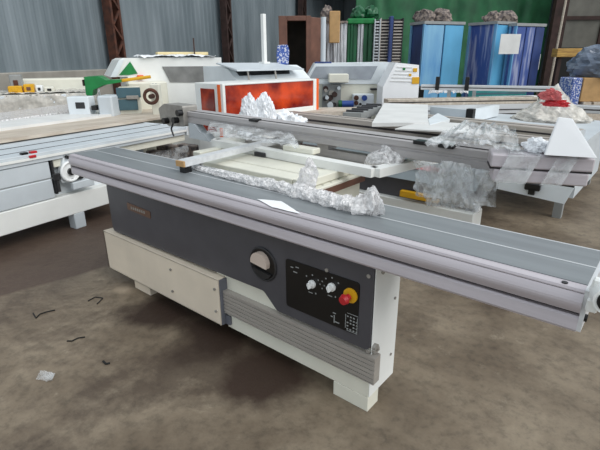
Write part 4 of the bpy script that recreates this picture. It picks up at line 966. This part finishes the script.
slab('white_board', [(372, 123), (428, 122.5), (428, 104.5), (384, 103)], .945, .035, 'board_white', 'white board lying flat left of the grey frame profile', 'board', 'white boards')
slab('white_board', [(430, 124.5), (450, 119), (438, 113), (428, 119)], .94, .03, 'cool_white', 'small pale board beside the larger white board', 'board', 'white boards')
slab('white_board', [(300, 112), (372, 111), (365, 107), (318, 107.5)], .86, .05, 'board', 'pale beige board lying in front of the orange windowed machine', 'board')
slab('white_board', [(395, 128.5), (470, 132), (468, 123.5), (425, 121)], .935, .012, 'board_white', 'thin white strip board lying over the warm grey profile', 'board', 'white boards')
# work table E farther back
t = thing('work_table', 'long pale work table carrying profiles, before the blue cabinets', 'table', (1.1, 4.0, 0))
m = MB(); m.poly([(.6, 3.45), (2.66, 3.45), (2.66, 5.35), (.98, 5.35), (.6, 4.88)], .72, .78, 'z'); dp('table_top', m, 'pale_grey')
for x, y in ((.65, 3.55), (2.5, 3.55), (.65, 4.6), (2.5, 5.2), (1.1, 5.2)):
    m = MB(); m.box(x, x+.08, y, y+.08, 0, .72); dp('leg', m, 'mid_grey')
m = MB(); m.box(2.60, 2.64, 3.65, 5.15, .2, .72); dp('end_panel', m, 'pale_grey')
t = beam('aluminium_profile', (388, 99.5), (538, 97), .97, .2, .09, 'board', 'pale beige beam crossing the work table, behind the grey frame profile', 'profile', 'profiles on the rear saws', end='white')
bmB = t
t = thing('machine_bed', 'long low pale grey machine bed under the beams before the blue cabinets', 'machine', bmB.location*1.0, bmB.rotation_euler.z); t.location.z = 0
m = MB(); m.poly([(.42, -.04), (2.2, -.04), (2.2, 1.1), (1.0, 1.1), (.72, .3), (.42, .1)], .10, .88, 'z'); bd4 = m.build('bed_body', 'alu_pale', t)
m = MB(); m.box(1.0, 2.17, .0, 1.05, 0, .10); m.build('plinth', 'slot', t)
for z in (.80, .74): m = MB(); m.box(.44, 2.18, -.046, -.036, z, z+.012); m.build('slot', 'slot', bd4)
for x in (.7, 1.3): m = MB(); m.box(x, x+.3, -.055, -.036, .35, .62, .005); m.build('hatch', 'mid_grey', bd4)
m = MB(); a, b, c, d_ = [at_z(x, y, .95) for x, y in ((428, 93.5), (472, 93), (472, 89.5), (430, 89.5))]
m.sheet(a, b, c, d_, 60, 30, .03, 33, 8, .002, -.05, (8, 4)); solo('plastic_film', m, 'film_dense', 'crumpled plastic film lying left of the teal strips', 'plastic', a, smooth=True)
t = beam('aluminium_profile', (421, 84.5), (554, 86.5), 1.12, .12, .08, 'alu_pale', 'highest grey beam directly below the blue cabinets', 'profile', 'profiles on the rear saws')
for f in (.22, .42, .95):
    m = MB(); x = f*1.85; m.box(x, x+.05, .0, .12, -.16, .0); m.build('leg', 'mid_grey', t)
for px in (437, 467):
    q = at_z(px, 85, 1.12); s = (Vector((q.x, q.y, 0))-Vector((t.location.x, t.location.y, 0))).dot(Vector((cos(t.rotation_euler.z), sin(t.rotation_euler.z), 0)))
    m = MB(); m.box(s-.03, s+.03, -.03, .04, .0, .2, .006); m.build('clamp', 'black', t)
beam('strip_bundle', (474, 88), (527, 87), 1.06, .16, .18, 'teal', 'teal strip bundle lying on the work table below the beams', 'strips', None, end='teal', m2='slate')
beam('strip_bundle', (482, 96.8), (537, 95.6), .94, .10, .06, 'white', 'white tipped strip bundle under the teal strips', 'strips', None, end='paper')
q = at_z(410, 91, .9); m = MB(); m.box(q.x-.12, q.x+.25, q.y-.1, q.y+.1, .0, 1.0, .01); solo('tool_box', m, 'black', 'black tool box at the left end of the highest beam', 'box', (q.x, q.y, .78))
# grey frame profile
A = at_z(432, 106.5, .93); B = at_z(471, 110, .93); Cc = at_z(497, 105, .93)
t = thing('u_frame', 'pale grey u shaped frame with a black corner on the rear table', 'frame', (A.x, A.y, .78))
m = MB(); m.bar((A.x, A.y, .86), (B.x, B.y, .86), .07, .14); m.build('frame_side', 'pale_grey', t, world=True)
m = MB(); m.bar((B.x, B.y, .86), (Cc.x, Cc.y, .86), .07, .14); m.build('frame_end', 'cool_white', t, world=True)
m = MB(); m.box(B.x-.04, B.x+.045, B.y-.05, B.y+.04, .78, .945, .004); m.build('corner', 'black', t, world=True)
q = at_z(455, 101.5, .9); q2 = at_z(478, 97, .9); m = MB(); m.bar((q.x, q.y, .87), (q2.x, q2.y, .87), .06, .05); solo('wood_bar', m, 'rust', 'short reddish bar behind the grey frame profile', 'bar', (q.x, q.y, .85))
# plastic covered mound with red inside
zm = .78
a = at_z(516, 119, zm); b = at_z(575, 121, zm); c = (a+b)/2
w0 = (b-a).length
tM = thing('covered_mound', 'plastic covered heap with red bags showing, on the work table', 'heap', (c.x, c.y, zm))
m = MB(); t_ = bmesh.new(); bmesh.ops.create_icosphere(t_, subdivisions=5, radius=1)
pk = at_v(553, 88, 5.35).z-zm
for v in t_.verts:
    p = v.co; z = max(p.z, 0); rr = (p.x*p.x+p.y*p.y)**.5
    k = 1+.16*noise.noise(p*2.3)+.10*(.4-abs(noise.noise(p*5)))
    hgt = pk*(1-rr*.93)**1.15*(1 if p.z > 0 else 0)
    v.co = Vector((c.x+.05+UX.x*p.x*w0*.66*k-UX.y*p.y*.42*k, c.y+.12+UX.y*p.x*w0*.66*k+UX.x*p.y*.42*k, zm+max(0, hgt*k+.02*noise.noise(p*7)*(p.z > 0))))
m._add(t_); m.build('film_cover', 'film_pink', tM, world=True)
for px, py, dz, d_, sd, mt in ((551, 96, 0, (.10, .05, .07), 73, 'pink'), (556, 104, 0, (.13, .04, .045), 74, 'red')):
    q = at_v(px, py, 5.2); m = MB(); m.blob((q.x, q.y, q.z-d_[2]*.6), d_, seed=sd, amp=.6, sub=4, sharp=.3); m.build('red_bag', mt, tM, world=True)
beam('aluminium_profile', (566, 105), (640, 108), .9, .16, .1, 'alu_pale', 'pale profile at the right edge behind the covered heap', 'profile', 'profiles on the rear saws')
